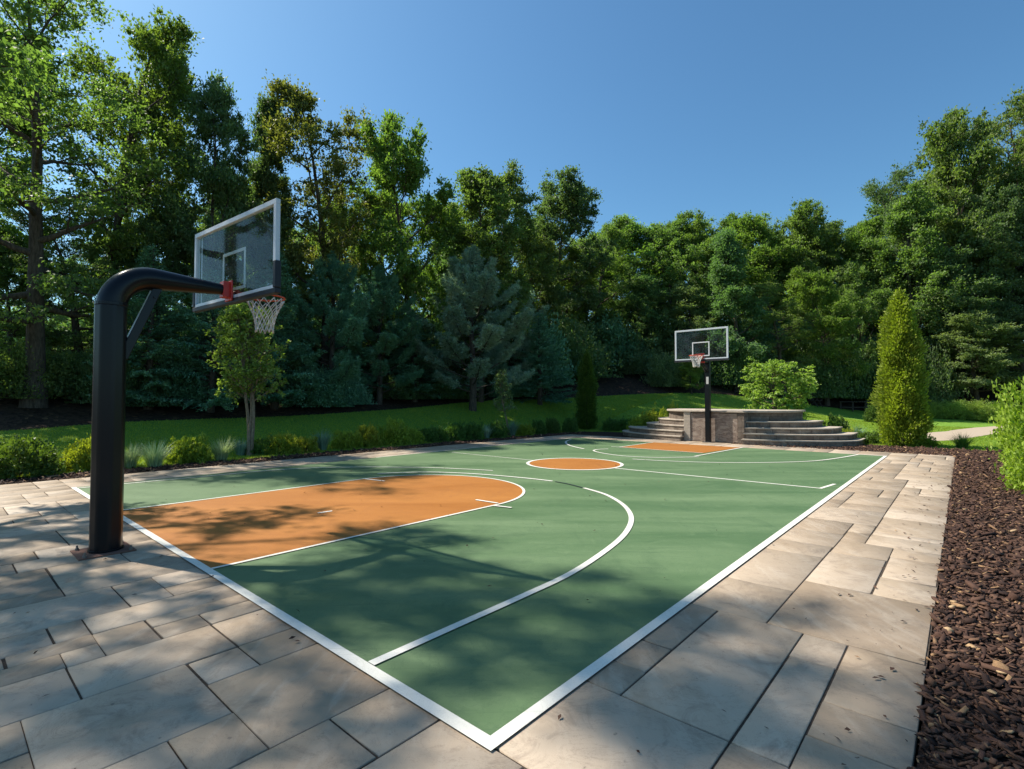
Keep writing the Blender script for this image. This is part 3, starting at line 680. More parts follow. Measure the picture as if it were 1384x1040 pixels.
def shrub(name,seed,n=7000,leaf=(.055,.032),boxy=.0,loose=.1,stems=22,hgt=1.0):
    """unit shrub: radius 1 wide, height hgt, leaf sizes given relative"""
    rng=np.random.default_rng(seed); ns=n//14; d=nrm(rng.normal(size=(ns,3))); d[:,2]=np.abs(d[:,2])*1.0
    zz=rng.uniform(-.25,1,ns); d=np.stack([d[:,0],d[:,1],zz],1); h=np.sqrt(np.clip(1-np.abs(zz)**(2+2*boxy),0,1)); d[:,:2]=nrm(d[:,:2])*h[:,None]
    an=np.arctan2(d[:,1],d[:,0]); lump=1+.11*np.sin(an*3+zz*4+seed)+.10*np.sin(an*5-zz*6)+.06*np.sin(an*9+zz*11)+rng.normal(size=ns)*loose
    r=lump*(1-rng.uniform(0,1,ns)**2.5*.45); c=d*r[:,None]; c[:,2]=(c[:,2]+.25)/1.25*hgt; c[:,2]=np.maximum(c[:,2],.03)
    idx=np.repeat(np.arange(ns),14); C=c[idx]+rng.normal(size=(len(idx),3))*.055; C[:,2]=np.maximum(C[:,2],.02)
    tt=rng.uniform(0,1,ns); out=d.copy(); out[:,2]+=.6
    V,F,t=leaves(rng,C,leaf[0],leaf[1],dirs=out[idx]*.45,up=.3,tint=tt[idx]*.5+rng.uniform(0,.5,len(idx)))
    B=[]
    for k in range(stems):
        a=rng.uniform(0,6.28); rr=rng.uniform(.3,.8); B.append((np.array([[.08*math.cos(a),.08*math.sin(a),0],[rr*.5*math.cos(a),rr*.5*math.sin(a),hgt*.4],[rr*math.cos(a),rr*math.sin(a),hgt*rng.uniform(.6,.85)]]),np.array([.022,.014,.006])))
    TV,TF=tubes_np(B,5); return np_mesh(name+'_stem',TV,TF,None,True),np_mesh(name+'_foliage',V,F,t)
def grass_tuft(name,seed,n=260,w=.018):
    rng=np.random.default_rng(seed); V=[];F=[];t=[]
    for k in range(n):
        a=rng.uniform(0,6.28); l=rng.uniform(.6,1.1); ln=rng.uniform(.25,1.1); b=np.array([math.cos(a),math.sin(a),0])*rng.uniform(0,.25); s=np.array([-math.sin(a),math.cos(a),0]); o=len(V); tt=rng.uniform(0,1)
        for i,q in enumerate((0,.35,.7,1)):
            out=ln*(q**1.6)*l; z=l*(q-.38*ln*q**2.2); p=b+np.array([math.cos(a),math.sin(a),0])*out+np.array([0,0,z]); ww=w*(1-q*.92)
            V.append(p-s*ww/2); V.append(p+s*ww/2); t+=[tt,tt]
            if i<3: F.append((o+2*i,o+2*i+1,o+2*i+3,o+2*i+2))
    return np_mesh(name,V,F,t)
def plant(kind,meshes,loc,scale,rz,leafm,woodm,label,cat,group=None,parts=('trunk','crown'),tilt=(0,0)):
    r=empty(kind,loc,rz); r.scale=scale; r.rotation_euler=(tilt[0],tilt[1],rz)
    tag(r,label,cat,group)
    link(parts[0],meshes[0],r,woodm); link(parts[1],meshes[1],r,leafm); return r
#@@TREES@@
TREES=[
(-15.36, 16.5, 15.46, 3.57, 'layerA', 'leaf_green', 'broadleaf_tree', 'huge spreading tree at the left edge with a thick leaning trunk on leaf litter'),
(-16.01, 20.5, 17.94, 2.81, 'openA', 'leaf_yellow', 'broadleaf_tree', 'tall backlit yellow green tree behind the huge left edge tree'),
(-21.0, 19, 16.88, 3.01, 'oakA', 'leaf_yellow', 'broadleaf_tree', 'sunlit yellow green tree cut off by the left edge of the photo'),
(-15.79, 22.5, 17.92, 2.01, 'tallA', 'leaf_green', 'broadleaf_tree', 'tall narrow green tree just right of the huge left tree'),
(-13.14, 21.5, 15.89, 1.98, 'openB', 'leaf_dark', 'broadleaf_tree', 'dark crowned tree with its top standing alone above the near backboard'),
(-11.33, 23, 16.0, 1.86, 'tallB', 'leaf_dark', 'broadleaf_tree', 'dark narrow tree directly left of the olive brown tree'),
(-8.71, 24, 16.32, 2.84, 'openA', 'leaf_olive', 'broadleaf_tree', 'olive brown tree with autumn tinted top and open limbs'),
(-5.03, 27.5, 16.29, 3.57, 'oakB', 'leaf_yellow', 'broadleaf_tree', 'broad yellow green tree right of the olive brown tree'),
(-1.78, 28, 14.14, 2.58, 'tallA', 'leaf_green', 'broadleaf_tree', 'slim grey green tree above the silvery pine'),
(0.0, 33, 16.72, 2.85, 'openB', 'leaf_green', 'broadleaf_tree', 'tree with a forked airy top above the silvery pine, right of the slim one'),
(2.99, 37, 17.28, 3.73, 'oakA', 'leaf_dark', 'broadleaf_tree', 'dense dark tree with a pointed top before the skyline drops'),
(6.69, 40, 16.02, 2.88, 'openA', 'leaf_green', 'broadleaf_tree', 'sparse see-through tree in the dip of the skyline'),
(10.29, 43, 17.54, 3.84, 'openB', 'leaf_yellow', 'broadleaf_tree', 'thin crowned yellowish tree left of the far backboard, on the skyline'),
(13.12, 41, 16.73, 3.43, 'oakA', 'leaf_green', 'broadleaf_tree', 'round topped green tree on the skyline straight above the far hoop'),
(16.34, 42, 17.35, 3.51, 'oakB', 'leaf_yellow', 'broadleaf_tree', 'bright green tree on the skyline left of the dense dark cone shaped tree'),
(15.82, 36, 14.0, 2.7, 'tallB', 'leaf_dark', 'broadleaf_tree', 'dense dark cone shaped tree right behind the far backboard'),
(22.44, 44, 18.16, 3.8, 'oakA', 'leaf_yellow', 'broadleaf_tree', 'olive topped tree on the skyline above the small layered ornamental tree'),
(25.36, 44, 18.22, 3.8, 'oakB', 'leaf_green', 'broadleaf_tree', 'rounded skyline tree halfway between the far hoop and the tall column evergreen'),
(27.76, 43, 17.47, 3.72, 'oakA', 'leaf_green', 'broadleaf_tree', 'wide low skyline tree left of the high ragged tree'),
(28.95, 41, 16.5, 2.36, 'tallA', 'leaf_yellow', 'broadleaf_tree', 'small skyline tree tucked under the high ragged tree'),
(31.12, 40, 21.03, 3.34, 'layerA', 'leaf_dark', 'broadleaf_tree', 'high ragged dark tree above the tall column evergreen'),
(30.55, 38, 17.7, 3.18, 'openB', 'leaf_green', 'broadleaf_tree', 'open limbed green tree with a visible forked trunk above the column evergreen'),
(36.31, 40, 24.03, 4.61, 'oakB', 'leaf_green', 'broadleaf_tree', 'very tall tree with stepped crown near the right edge'),
(39.79, 39, 26.95, 5.06, 'layerA', 'leaf_green', 'broadleaf_tree', 'tallest tree on the right, cut off by the right edge of the photo'),
(41.78, 38, 27.83, 4.93, 'oakA', 'leaf_green', 'broadleaf_tree', 'towering tree mostly beyond the right edge with only its left flank in view'),
(34.28, 38.5, 16.97, 3.33, 'oakA', 'leaf_dark', 'broadleaf_tree', 'mid height shaded tree behind the pale leaved tree on the right'),
(37.78, 38, 16.33, 3.61, 'layerA', 'leaf_pale', 'broadleaf_tree', 'soft grey green tree at the right edge above the pale leaved tree'),
(26.79, 38.5, 12.37, 3.0, 'oakB', 'leaf_green', 'broadleaf_tree', 'mid height tree left of the tall column evergreen'),
(22.71, 37, 11.15, 2.77, 'oakA', 'leaf_yellow', 'broadleaf_tree', 'sunlit mid height tree behind the wooden rail bench'),
(19.09, 36, 10.26, 2.59, 'layerA', 'leaf_green', 'broadleaf_tree', 'feathery mid height tree behind the small layered ornamental tree'),
(12.76, 38, 10.58, 2.52, 'openB', 'leaf_pale', 'broadleaf_tree', 'pale mid height tree seen through the far backboard'),
(10.14, 40, 11.06, 2.77, 'oakB', 'leaf_dark', 'broadleaf_tree', 'shaded blue green tree left of the far backboard'),
(6.07, 39, 10.99, 2.59, 'tallB', 'leaf_dark', 'broadleaf_tree', 'shaded tree standing behind the small column evergreen'),
(32.68, 36, 7.67, 3.42, 'oakB', 'leaf_pale', 'broadleaf_tree', 'pale leaved bushy tree at the right behind the green ground cover'),
(35.45, 35, 8.36, 3.73, 'oakA', 'leaf_pale', 'broadleaf_tree', 'large pale leaved bush tree cut by the right edge above the clipped yellow hedge'),
(-13.56, 26, 12.98, 2.32, 'oakA', 'leaf_dark', 'broadleaf_tree', 'shaded tree filling the gap directly above the near backboard'),
(-8.48, 27.5, 12.57, 2.3, 'oakB', 'leaf_green', 'broadleaf_tree', 'mid height green tree under the olive brown tree'),
(-3.54, 30, 12.36, 2.38, 'tallB', 'leaf_dark', 'broadleaf_tree', 'dark mid height tree behind the silvery pine, on its left'),
(0.49, 34, 12.43, 2.55, 'oakB', 'leaf_green', 'broadleaf_tree', 'mid height green tree behind the silvery pine, on its right'),
(4.0, 38, 12.5, 2.52, 'openA', 'leaf_yellow', 'broadleaf_tree', 'backlit airy tree with bare lower trunk between pine and small column evergreen'),
(-16.35, 19.5, 8.86, 2.25, 'layerA', 'leaf_dark', 'broadleaf_tree', 'shaded layered tree above the bend of the near hoop pole'),
(-14.53, 20.5, 10.56, 2.13, 'oakB', 'leaf_dark', 'broadleaf_tree', 'shaded round tree filling the wood above the gooseneck arm'),
(-18.05, 18.5, 7.95, 2.13, 'oakB', 'leaf_green', 'broadleaf_tree', 'lower green tree behind the thick left trunk'),
(-12.97, 18.3, 7.22, 2.16, 'spruceA', 'needle_dark', 'spruce_tree', 'dark spruce right behind the near hoop pole'),
(-11.32, 19.3, 6.56, 2.5, 'spruceB', 'needle_dark', 'spruce_tree', 'dark spruce behind the young multi stem tree, below the near backboard'),
(-9.78, 21.2, 7.81, 2.57, 'spruceA', 'needle_dark', 'spruce_tree', 'dark spruce just right of the near backboard'),
(-8.12, 23, 8.01, 2.65, 'pineB', 'needle_dark', 'pine_tree', 'dark blue green pine halfway between the near hoop and the silvery pine'),
(-6.35, 24.5, 7.83, 2.47, 'pineA', 'needle_dark', 'pine_tree', 'dark pine directly left of the silvery pine'),
(-2.02, 26, 9.19, 3.45, 'pineA', 'needle_blue', 'pine_tree', 'silvery blue green pine with fluffy sunlit needles'),
(-4.95, 26, 6.23, 2.47, 'spruceB', 'needle_dark', 'spruce_tree', 'small dark spruce at the left foot of the silvery pine'),
(1.59, 29, 6.56, 2.34, 'spruceA', 'needle_dark', 'spruce_tree', 'short dark spruce at the right foot of the silvery pine'),
(-0.09, 30, 8.81, 2.59, 'pineB', 'needle_blue', 'pine_tree', 'soft blue green pine leaning against the silvery pine from the right'),
(11.69, 33.4, 4.25, 1.06, 'oakB', 'leaf_bright', 'ornamental_tree', 'little bright green tree under the far backboard'),
]
BACK=[(-33.75, 32, 11.23),(-31.0, 33, 11.06),(-28.51, 34, 12.33),(-25.08, 34, 11.84),(-22.29, 35, 13.65),(-19.3, 36, 14.52),(-16.1, 37, 13.81),(-12.98, 38, 14.69),(-9.34, 40, 18.26),(-6.17, 42, 17.89),(-2.35, 44, 17.72),(1.86, 46, 18.12),(6.09, 48, 16.9),(10.3, 50, 17.54),(15.41, 54, 19.6),(19.65, 55, 20.41),(24.85, 56, 20.92),(29.69, 56, 20.92),(33.92, 55, 20.33),(35.16, 50, 18.84),(36.32, 46, 19.98),(40.3, 46, 23.09),(43.64, 45, 24.89),(46.79, 44, 25.64),(40.36, 36, 18.15),(32.74, 38, 13.05),(29.86, 40, 12.21),(22.4, 46, 14.14),(17.76, 46, 14.14)]
UNDER=[
(-16.34, 16.748, 3.14, 1.38, 'leaf_green', 'dark leafy bush left of the thick trunk'),
(-15.6, 18.232, 3.02, 1.26, 'leaf_dark', 'dark leafy bush right of the thick trunk'),
(-14.01, 18.444, 3.25, 1.22, 'leaf_dark', 'dark leafy bush hidden half behind the near pole'),
(-12.56, 19.292, 2.72, 1.18, 'needle_dark', 'dark evergreen bush left of the young multi stem tree'),
(-8.65, 22.472, 2.72, 1.37, 'needle_dark', 'blue green evergreen bush at the bank edge, left one of the pair'),
(-7.8, 23.532, 2.7, 1.06, 'needle_dark', 'blue green evergreen bush at the bank edge, right one of the pair'),
(-5.88, 25.970000000000002, 2.64, 1.24, 'leaf_dark', 'low dark bush left of the silvery pine foot'),
(-3.65, 27.560000000000002, 2.42, 1.32, 'leaf_dark', 'low dark bush under the silvery pine'),
(-0.09, 29.998, 3.02, 1.35, 'needle_dark', 'low dark bush behind the slender sapling'),
(9.64, 38, 5.16, 1.61, 'leaf_pale', 'pale bush left of the little bright green tree'),
(10.74, 35, 4.37, 1.39, 'leaf_pale', 'pale round bush touching the little bright green tree'),
(15.09, 37, 5.39, 1.77, 'leaf_dark', 'dark bush behind the far pole'),
(17.06, 37, 4.96, 1.67, 'leaf_dark', 'dark bush between far pole and ornamental tree'),
(21.79, 38, 5.49, 2.12, 'leaf_dark', 'dark bush right of the ornamental tree'),
(25.5, 39.5, 6.05, 2.2, 'leaf_dark', 'dark bush behind the wooden rail bench'),
(27.99, 39, 5.15, 1.96, 'leaf_green', 'dark bush behind the column evergreen on its left'),
(29.22, 37, 4.96, 1.96, 'leaf_dark', 'dark bush behind the column evergreen on its right'),
(7.76, 39, 5.15, 1.76, 'leaf_dark', 'dark bush behind the small column evergreen'),
(4.05, 36, 4.45, 1.62, 'leaf_dark', 'dark bush left of the small column evergreen, up on the bank'),
(28.07, 34.6, 1.2, 1.1, 'leaf_bright', 'light green ground cover mound next to the column evergreen'),
(29.21, 34.3, 1.3, 1.18, 'leaf_bright', 'light green ground cover mound, second from the column evergreen'),
(30.2, 33.8, 1.26, 1.16, 'leaf_bright', 'light green ground cover mound below the pale leaved tree trunk'),
(31.33, 33.3, 1.21, 1.24, 'leaf_bright', 'light green ground cover mound touching the clipped yellow hedge'),
]
FAR=[(-25.66, 24, 5.01, 3.11),(-23.37, 24.5, 5.43, 3.18),(-20.97, 25, 5.15, 3.24),(-18.45, 25.5, 5.59, 3.31),(-15.81, 26, 5.67, 3.18),(-13.69, 27, 6.02, 3.11),(-11.38, 28, 5.99, 3.03),(-8.86, 29, 6.15, 3.13),(-6.14, 30, 6.31, 3.03),(-3.22, 31, 6.46, 3.13),(-0.1, 33, 6.54, 3.33),(3.01, 36, 6.74, 3.11),(6.8, 40, 7.31, 3.17),(9.93, 41, 7.46, 3.25),(13.8, 42, 7.6, 3.33),(17.84, 43, 7.75, 3.41),(21.56, 43, 7.75, 3.41),(25.28, 43, 7.75, 3.41),(29.0, 43, 7.75, 3.41),(34.24, 45, 6.09, 3.57),(38.13, 45, 5.76, 3.89),(41.08, 44, 5.67, 3.8),(43.87, 43, 5.58, 3.72)]
SHADE=[(-10.0,7.5,17.3,2.75,"shade","tall tree just outside the left edge casting dappled shade on the paving"),(-14.3,5.0,16.5,3.5,"shade","tall tree left of the camera shading the near paving")]
PR={}
PR['shade']=(deciduous('shade',13,15,3.4,bf=.30,nprim=15,env='round',nsec=5,nter=3,per=60,crad=.47,leaf=(.12,.075),elev=(15,62),r0=.22),15,3.4)
PR['oakA']=(deciduous('oak',1,14,4.2,bf=.22,nprim=24,env='round',per=62,crad=.52),14,4.2)
PR['oakB']=(deciduous('oak',2,13,4.4,bf=.18,nprim=24,env='round',per=62,crad=.52,elev=(0,70)),13,4.4)
PR['tallA']=(deciduous('tall',3,15,3.2,bf=.25,nprim=22,env='tall',per=62,elev=(15,65),crad=.52),15,3.2)
PR['tallB']=(deciduous('tall',4,14,3.3,bf=.12,nprim=24,env='cone',per=66,elev=(0,55),crad=.50),14,3.3)
PR['openA']=(deciduous('open',5,16,3.6,bf=.24,nprim=18,env='tall',nsec=6,per=36,elev=(18,62),crad=.56,r0=.24),16,3.6)
PR['openB']=(deciduous('open',6,15,3.4,bf=.26,nprim=19,env='round',nsec=6,per=52,elev=(15,62),crad=.56,r0=.24),15,3.4)
PR['layerA']=(deciduous('layer',7,16,4.6,bf=.20,nprim=24,env='round',nsec=6,per=30,elev=(-5,50),flat=.32,crad=.62,r0=.34,up=.05,leaf=(.15,.085)),16,4.6)
PR['spruceA']=(conifer('spruce',8,8,2.4,'spruce',nb=95),8,2.4)
PR['spruceB']=(conifer('spruce',9,7,2.6,'spruce',nb=80),7,2.6)
PR['pineA']=(conifer('pine',10,8,2.7,'pine',nb=64),8,2.7)
PR['pineB']=(conifer('pine',11,8,2.5,'pine',nb=58),8,2.5)
rz=random.Random(3)
for (x,y,tz,R,m,mt,kind,lab) in TREES:
    ms,H0,R0=PR[m]; z=T1(x,y)-.05; s=R/R0; sz=(tz-z)/H0
    plant(kind,ms,(x,y,z),(s,s,sz),rz.uniform(0,6.28),M[mt],M['bark'],lab,'tree')
bk=['oakA','tallA','oakB','openB','tallB']
for i,(x,y,tz) in enumerate(BACK):
    m=bk[i%5]; ms,H0,R0=PR[m]; z=T1(x,y)-.05; sz=(tz-z)/H0; s=sz*1.05
    plant('broadleaf_tree',ms,(x,y,z),(s,s,sz),rz.uniform(0,6.28),M['leaf_dark' if i%3 else 'leaf_green'],M['bark'],'distant woodland tree filling the gaps behind the front trees','tree','distant trees behind the front row')
# two tall trees beside the camera's left that throw the dappled shade on the paving
for (x,y,h,R,m,lab) in SHADE:
    ms,H0,R0=PR[m]; z=T1(x,y)-.05; plant('broadleaf_tree',ms,(x,y,z),(R/R0,R/R0,h/H0),x*1.7,M['leaf_green'],M['bark'],lab,'tree')
US=[shrub('bush',21,20000,(.062,.036),.2,.16),shrub('bush',22,20000,(.062,.036),.0,.2)]
for i,(x,y,tz,R,mt,lab) in enumerate(UNDER):
    z=T1(x,y)-.05; plant('bush',US[i%2],(x,y,z),(R,R,max(.6,tz-z)),rz.uniform(0,6.28),M[mt],M['bark'],lab,'bush',None,('stems','foliage'))
for i,(x,y,tz,R) in enumerate(FAR):
    z=T1(x,y)-.05; plant('bush',US[i%2],(x,y,z),(R,R,max(.8,tz-z)),rz.uniform(0,6.28),M['leaf_dark' if i%2 else 'needle_dark'],M['bark'],'dark undergrowth bush deep in the shade between the trunks','bush','undergrowth deep in the wood',('stems','foliage'))
# ---- ornamental trees
p=W(4.21,13.19); st=deciduous('young',31,4.25,1.05,bf=.34,nprim=11,env='tall',nsec=5,nter=3,per=20,crad=.085,leaf=(.075,.05),flat=1.2,elev=(45,78),r0=.034,multi=3)
plant('young_tree',st,(p[0],p[1],T1(p[0],p[1])),(1.08,1.08,1.03),.4,M['leaf_bright'],M['bark_pale'],'young multi stem tree with light green leaves under the near net','tree')
p=W(14.6,12.9); st=deciduous('sapling',32,2.85,.62,bf=.36,nprim=12,env='cone',nsec=4,nter=2,per=20,crad=.10,leaf=(.08,.05),flat=.9,elev=(15,60),r0=.028)
plant('sapling',st,(p[0],p[1],T1(p[0],p[1])),(1,1,1),1,M['leaf_pale'],M['bark_pale'],'slender small sapling in the planting bed before the silvery pine','tree')
st=deciduous('ornamental',33,3.0,1.6,bf=.15,nprim=10,env='round',nsec=5,nter=3,per=26,crad=.22,leaf=(.11,.07),flat=.3,elev=(8,42),r0=.07,multi=2,up=.04)
x,y=12.0,23.4; plant('ornamental_tree',st,(x,y,T1(x,y)),(1,1,(3.55-T1(x,y))/3.0),2,M['leaf_bright'],M['bark'],'small ornamental tree with flat layered branches behind the stone terrace','tree')
st=columnar('column',41,5.2,.60,42000,(.10,.05)); x,y=13.05,17.2
plant('column_evergreen',st,(x,y,-.05),(1,1,1),1,M['arb'],M['bark'],'tall column shaped yellow green evergreen right of the stone terrace','evergreen')
st=columnar('column',42,3.95,.46,26000,(.075,.04)); p=W(20.4,12.75)
plant('column_evergreen',st,(p[0],p[1],T1(p[0],p[1])-.02),(1,1,1),1,M['arb_dark'],M['bark'],'small dark column shaped evergreen left of the stone terrace','evergreen')
st=shrub('hedge',43,52000,(.050,.030),.45,.07,40)
plant('clipped_hedge',st,(9.72,8.35,-.03),(1.16,1.2,1.95),.3,M['arb'],M['bark'],'big clipped yellow green hedge at the right edge on the mulch','hedge',None,('stems','foliage'))
# ---- left planting bed
BX=[shrub('box',51,8000,(.11,.065),.5,.06),shrub('box',52,7000,(.13,.075),.1,.13),shrub('box',53,6500,(.14,.06),.2,.18)]
GT=[grass_tuft('tuft',61,340,.034),grass_tuft('tuft',62,300,.040)]
BED=[('boxwood',0,-10.05,10.45,.62,.74,'box_dark','large clipped dark boxwood at the left edge of the photo'),
('boxwood',0,-9.30,11.45,.46,.66,'box_yellow','clipped yellow green boxwood just left of the near pole'),
('shrub',2,-9.78,11.35,.26,.30,'box_yellow','little light green shrub leaning on the boxwood left of the near pole'),
('grass',0,-8.72,11.75,.42,.52,'blade_pale','pale ornamental grass partly hidden by the near pole'),
('grass',0,-8.28,11.95,.46,.55,'blade_pale','pale ornamental grass first clump right of the near pole'),
('shrub',1,-8.0,12.75,.42,.60,'box_yellow','rounded light green shrub between the two pale grasses'),
('grass',0,-7.42,13.15,.42,.54,'blade_pale','pale ornamental grass just left of the young multi stem tree'),
('grass',1,-7.45,14.15,.34,.46,'blade_blue','small grey green grass at the foot of the young multi stem tree'),
('shrub',1,-7.05,14.55,.36,.46,'box_dark','small dark shrub right at the young multi stem tree foot'),
('boxwood',0,-6.62,14.75,.46,.54,'box_yellow','rounded yellow green boxwood first right of the young tree'),
('shrub',2,-6.12,15.2,.36,.44,'box_yellow','loose yellow green shrub right of the rounded boxwood'),
('grass',1,-5.78,15.7,.40,.60,'blade_blue','blue green grass clump between loose shrubs'),
('shrub',1,-5.22,16.3,.40,.52,'box_yellow','thin green shrub left of the bright pair of shrubs'),
('shrub',0,-4.72,16.8,.36,.68,'box_yellow','upright bright shrub, left one of the bright pair'),
('boxwood',1,-3.98,17.6,.46,.80,'box_yellow','tallest bright yellow green shrub of the bed'),
('shrub',2,-3.55,18.15,.36,.52,'box_yellow','small yellow green shrub right of the tallest bright one'),
('shrub',1,-3.1,18.6,.34,.52,'box_dark','small dark green shrub first after the bright ones'),
('shrub',2,-2.62,18.95,.36,.55,'box_dark','dark green shrub second after the bright ones'),
('shrub',0,-2.12,19.4,.38,.66,'box_dark','upright dark green shrub midway along the bed'),
('shrub',2,-1.5,19.9,.38,.66,'box_dark','dark shrub two places left of the slender sapling'),
('grass',1,-1.0,20.4,.34,.55,'blade_blue','grey green grass left of the slender sapling'),
('shrub',1,-.6,20.9,.38,.66,'box_dark','dark shrub directly left of the slender sapling'),
('grass',1,.02,21.7,.42,.66,'blade_blue','grey green grass at the sapling foot'),
('shrub',2,.55,22.3,.34,.50,'box_yellow','small light shrub directly right of the slender sapling'),
('boxwood',0,1.2,22.9,.30,.62,'box_dark','round boxwood first of three before the small column evergreen'),
('boxwood',0,1.85,23.5,.31,.68,'box_dark','round boxwood second of three before the small column evergreen'),
('boxwood',0,2.75,24.3,.33,.66,'box_dark','round boxwood third of three before the small column evergreen'),
('shrub',1,4.9,25.3,.42,.55,'box_dark','dark shrub right of the small column evergreen'),
('shrub',2,5.6,25.4,.42,.55,'box_dark','dark shrub beside the left end of the terrace steps'),
('shrub',2,5.65,22.9,.42,.78,'box_yellow','low flowering shrub along the left steps, lowest one'),
('shrub',1,6.2,23.0,.42,.95,'box_yellow','low flowering shrub along the left steps, second one up'),
('shrub',2,6.75,23.1,.42,1.12,'box_yellow','low flowering shrub along the left steps, third one up'),
('shrub',1,7.25,23.2,.38,1.25,'box_yellow','low flowering shrub along the left steps, top one'),
('shrub',1,13.45,21.3,.42,.80,'box_dark','dark bush on the lawn edge right of the terrace'),
('shrub',2,12.45,19.2,.30,.48,'box_yellow','small loose plant beside the lowest right step'),
('grass',1,13.45,20.0,.32,.55,'blade_blue','upright spiky plant left of the tall column evergreen'),
('shrub',2,12.75,18.3,.48,.42,'box_dark','low brownish bush at the foot of the tall column evergreen, left side'),
('shrub',1,13.7,17.1,.34,.30,'arb','low light bush at the foot of the tall column evergreen, right side'),
('grass',1,14.25,16.3,.46,.46,'box_dark','dark spiky fern on the mulch right of the tall column evergreen'),
('shrub',1,20.6,29.3,.40,.95,'box_dark','small upright bush on the lawn in front of the wooden rail bench'),
('shrub',1,26.3,36.6,.8,1.2,'leaf_pale','whitish leaved bush right of the wooden rail bench'),
]
for kind,i,x,y,R,h,mt,lab in BED:
    z=T1(x,y)+.0
    if kind=='grass':
        g=empty('ornamental_grass',(x,y,z),rz.uniform(0,6.28)); g.scale=(R*1.15,R*1.15,h*1.3); tag(g,lab,'ornamental grass'); link('blades',GT[i],g,M[mt])
    else: plant(kind,BX[i],(x,y,z-.02),(R,R,h),rz.uniform(0,6.28),M[mt],M['bark'],lab,'shrub',None,('stems','foliage'))
# ---- wooden rail bench and slatted chair by the wood
x,y=24.4,36.0; z=T1(x,y); r=empty('wooden_bench',(x,y,z-.02),-.45); tag(r,'long dark weathered wooden bench with thin legs at the far lawn edge','bench')
b=MB(); [b.box((0,q,.80),(2.5,.10,.05)) for q in(-.18,-.04,.10)]; b.build('top',M['wood'],r,bevel=.006)
for q in(-1.18,-.45,.30,1.18):
    b=MB(); b.box((q,-.15,.39),(.07,.07,.78)); b.box((q,.08,.39),(.07,.07,.78)); b.build('leg',M['wood'],r)
b=MB(); b.box((0,-.15,.42),(2.3,.035,.06)); b.build('rail',M['wood'],r)
x,y=21.3,36.0; z=T1(x,y); r=empty('garden_chair',(x,y,z-.02),.5); tag(r,'dark slatted garden chair with crossed legs left of the wooden bench','chair')
b=MB(); [b.box((0,-.25+.12*k,.45),(.6,.09,.03)) for k in range(5)]; b.build('seat',M['wood'],r)
b=MB(); [b.box((-.25+.125*k,.32,.85),(.08,.03,.75)) for k in range(5)]; b.build('backrest',M['wood'],r)
for q in(-.27,.27):
    for s in(-1,1):
        b=MB(); b.tube([(q,-.3*s,0),(q,.28*s,.9 if s>0 else .6)],.03,6); b.build('leg',M['wood'],r)
#@@END@@
# ---------------------------------------------------------------- mulch chips and turf blades
def chips():
    rng=np.random.default_rng(9)
    def mk(n,fu,size):
        u,v=fu(n); p=A0+u[:,None]*UA+v[:,None]*VA; z=T(p[:,0],p[:,1])+.012
        return np.c_[p,z],size(u,v)
    S=[]
    def f1(n):
        u=-3.+20.2*rng.uniform(0,1,n)**2.1; v=-1.44+np.maximum(0,rng.normal(size=n)-1.9)*.07-rng.uniform(0,1,n)**1.15*(2.2+u.clip(0,20)*.16); return u,v
    S.append(mk(62000,f1,lambda u,v: .0165+.0006*u.clip(0,20)))
    def f2(n): return rng.uniform(-3.5,19,n),rng.uniform(11.54,12.5,n)
    S.append(mk(9000,f2,lambda u,v: .026+0*u))
    def f3(n): return rng.uniform(16.8,19.45,n),rng.uniform(-6,4.5,n)
    S.append(mk(11000,f3,lambda u,v: .030+0*u))
    C=np.concatenate([s[0] for s in S]); sz=np.concatenate([s[1] for s in S]); n=len(C)
    C[:,2]+=rng.uniform(0,.028,n)
    a=rng.uniform(0,2*PI,n); tl=rng.normal(size=(n,2))*.42
    ax=nrm(np.stack([np.cos(a),np.sin(a),tl[:,0]],1)); up=nrm(np.stack([tl[:,1]*-np.sin(a),tl[:,1]*np.cos(a),np.ones(n)],1)); ay=nrm(np.cross(up,ax)); up=np.cross(ax,ay)
    sz=sz*np.exp(rng.normal(size=n)*.38); sx=sz*rng.uniform(.6,2.1,n)*1.05; sy=sz*rng.uniform(.28,1.0,n)*.75; s3=sz*rng.uniform(.08,.28,n)
    V=[]
    for k,(x,y,z) in enumerate(((-1,-.7,-1),(.8,-1,-1),(1,.6,-1),(-.7,1,-1),(-.9,-.6,1),(.7,-.85,1),(.9,.5,1),(-.6,.9,1))):
        jx=rng.uniform(.65,1.2,n); jy=rng.uniform(.65,1.2,n)
        V.append(C+ax*(x*sx*jx)[:,None]+ay*(y*sy*jy)[:,None]+up*(z*s3)[:,None])
    V=np.stack(V,1).reshape(-1,3); b=(np.arange(n)*8)[:,None,None]
    F=(b+np.array([(3,2,1,0),(4,5,6,7),(0,1,5,4),(1,2,6,5),(2,3,7,6),(3,0,4,7)])[None]).reshape(-1,4)
    t=rng.uniform(0,.9,n); t[rng.uniform(0,1,n)<.028]=rng.uniform(.91,1); t=np.where(rng.uniform(0,1,n)<.02,rng.uniform(.9,1,n),t)
    tag(link('bark_chips',np_mesh('bark_chips',V,F,np.repeat(t,8)),None,M['chip']),'loose reddish brown bark chips with a few tan ones covering the beds','bark chips',None,'stuff')
chips()
def in_poly(P,g):
    P=np.array(P); ins=np.zeros(len(g),bool); j=len(P)-1
    for i in range(len(P)):
        c=((P[i,1]>g[:,1])!=(P[j,1]>g[:,1])); xi=(P[j,0]-P[i,0])*(g[:,1]-P[i,1])/(P[j,1]-P[i,1]+1e-12)+P[i,0]
        ins^=c&(g[:,0]<xi); j=i
    return ins
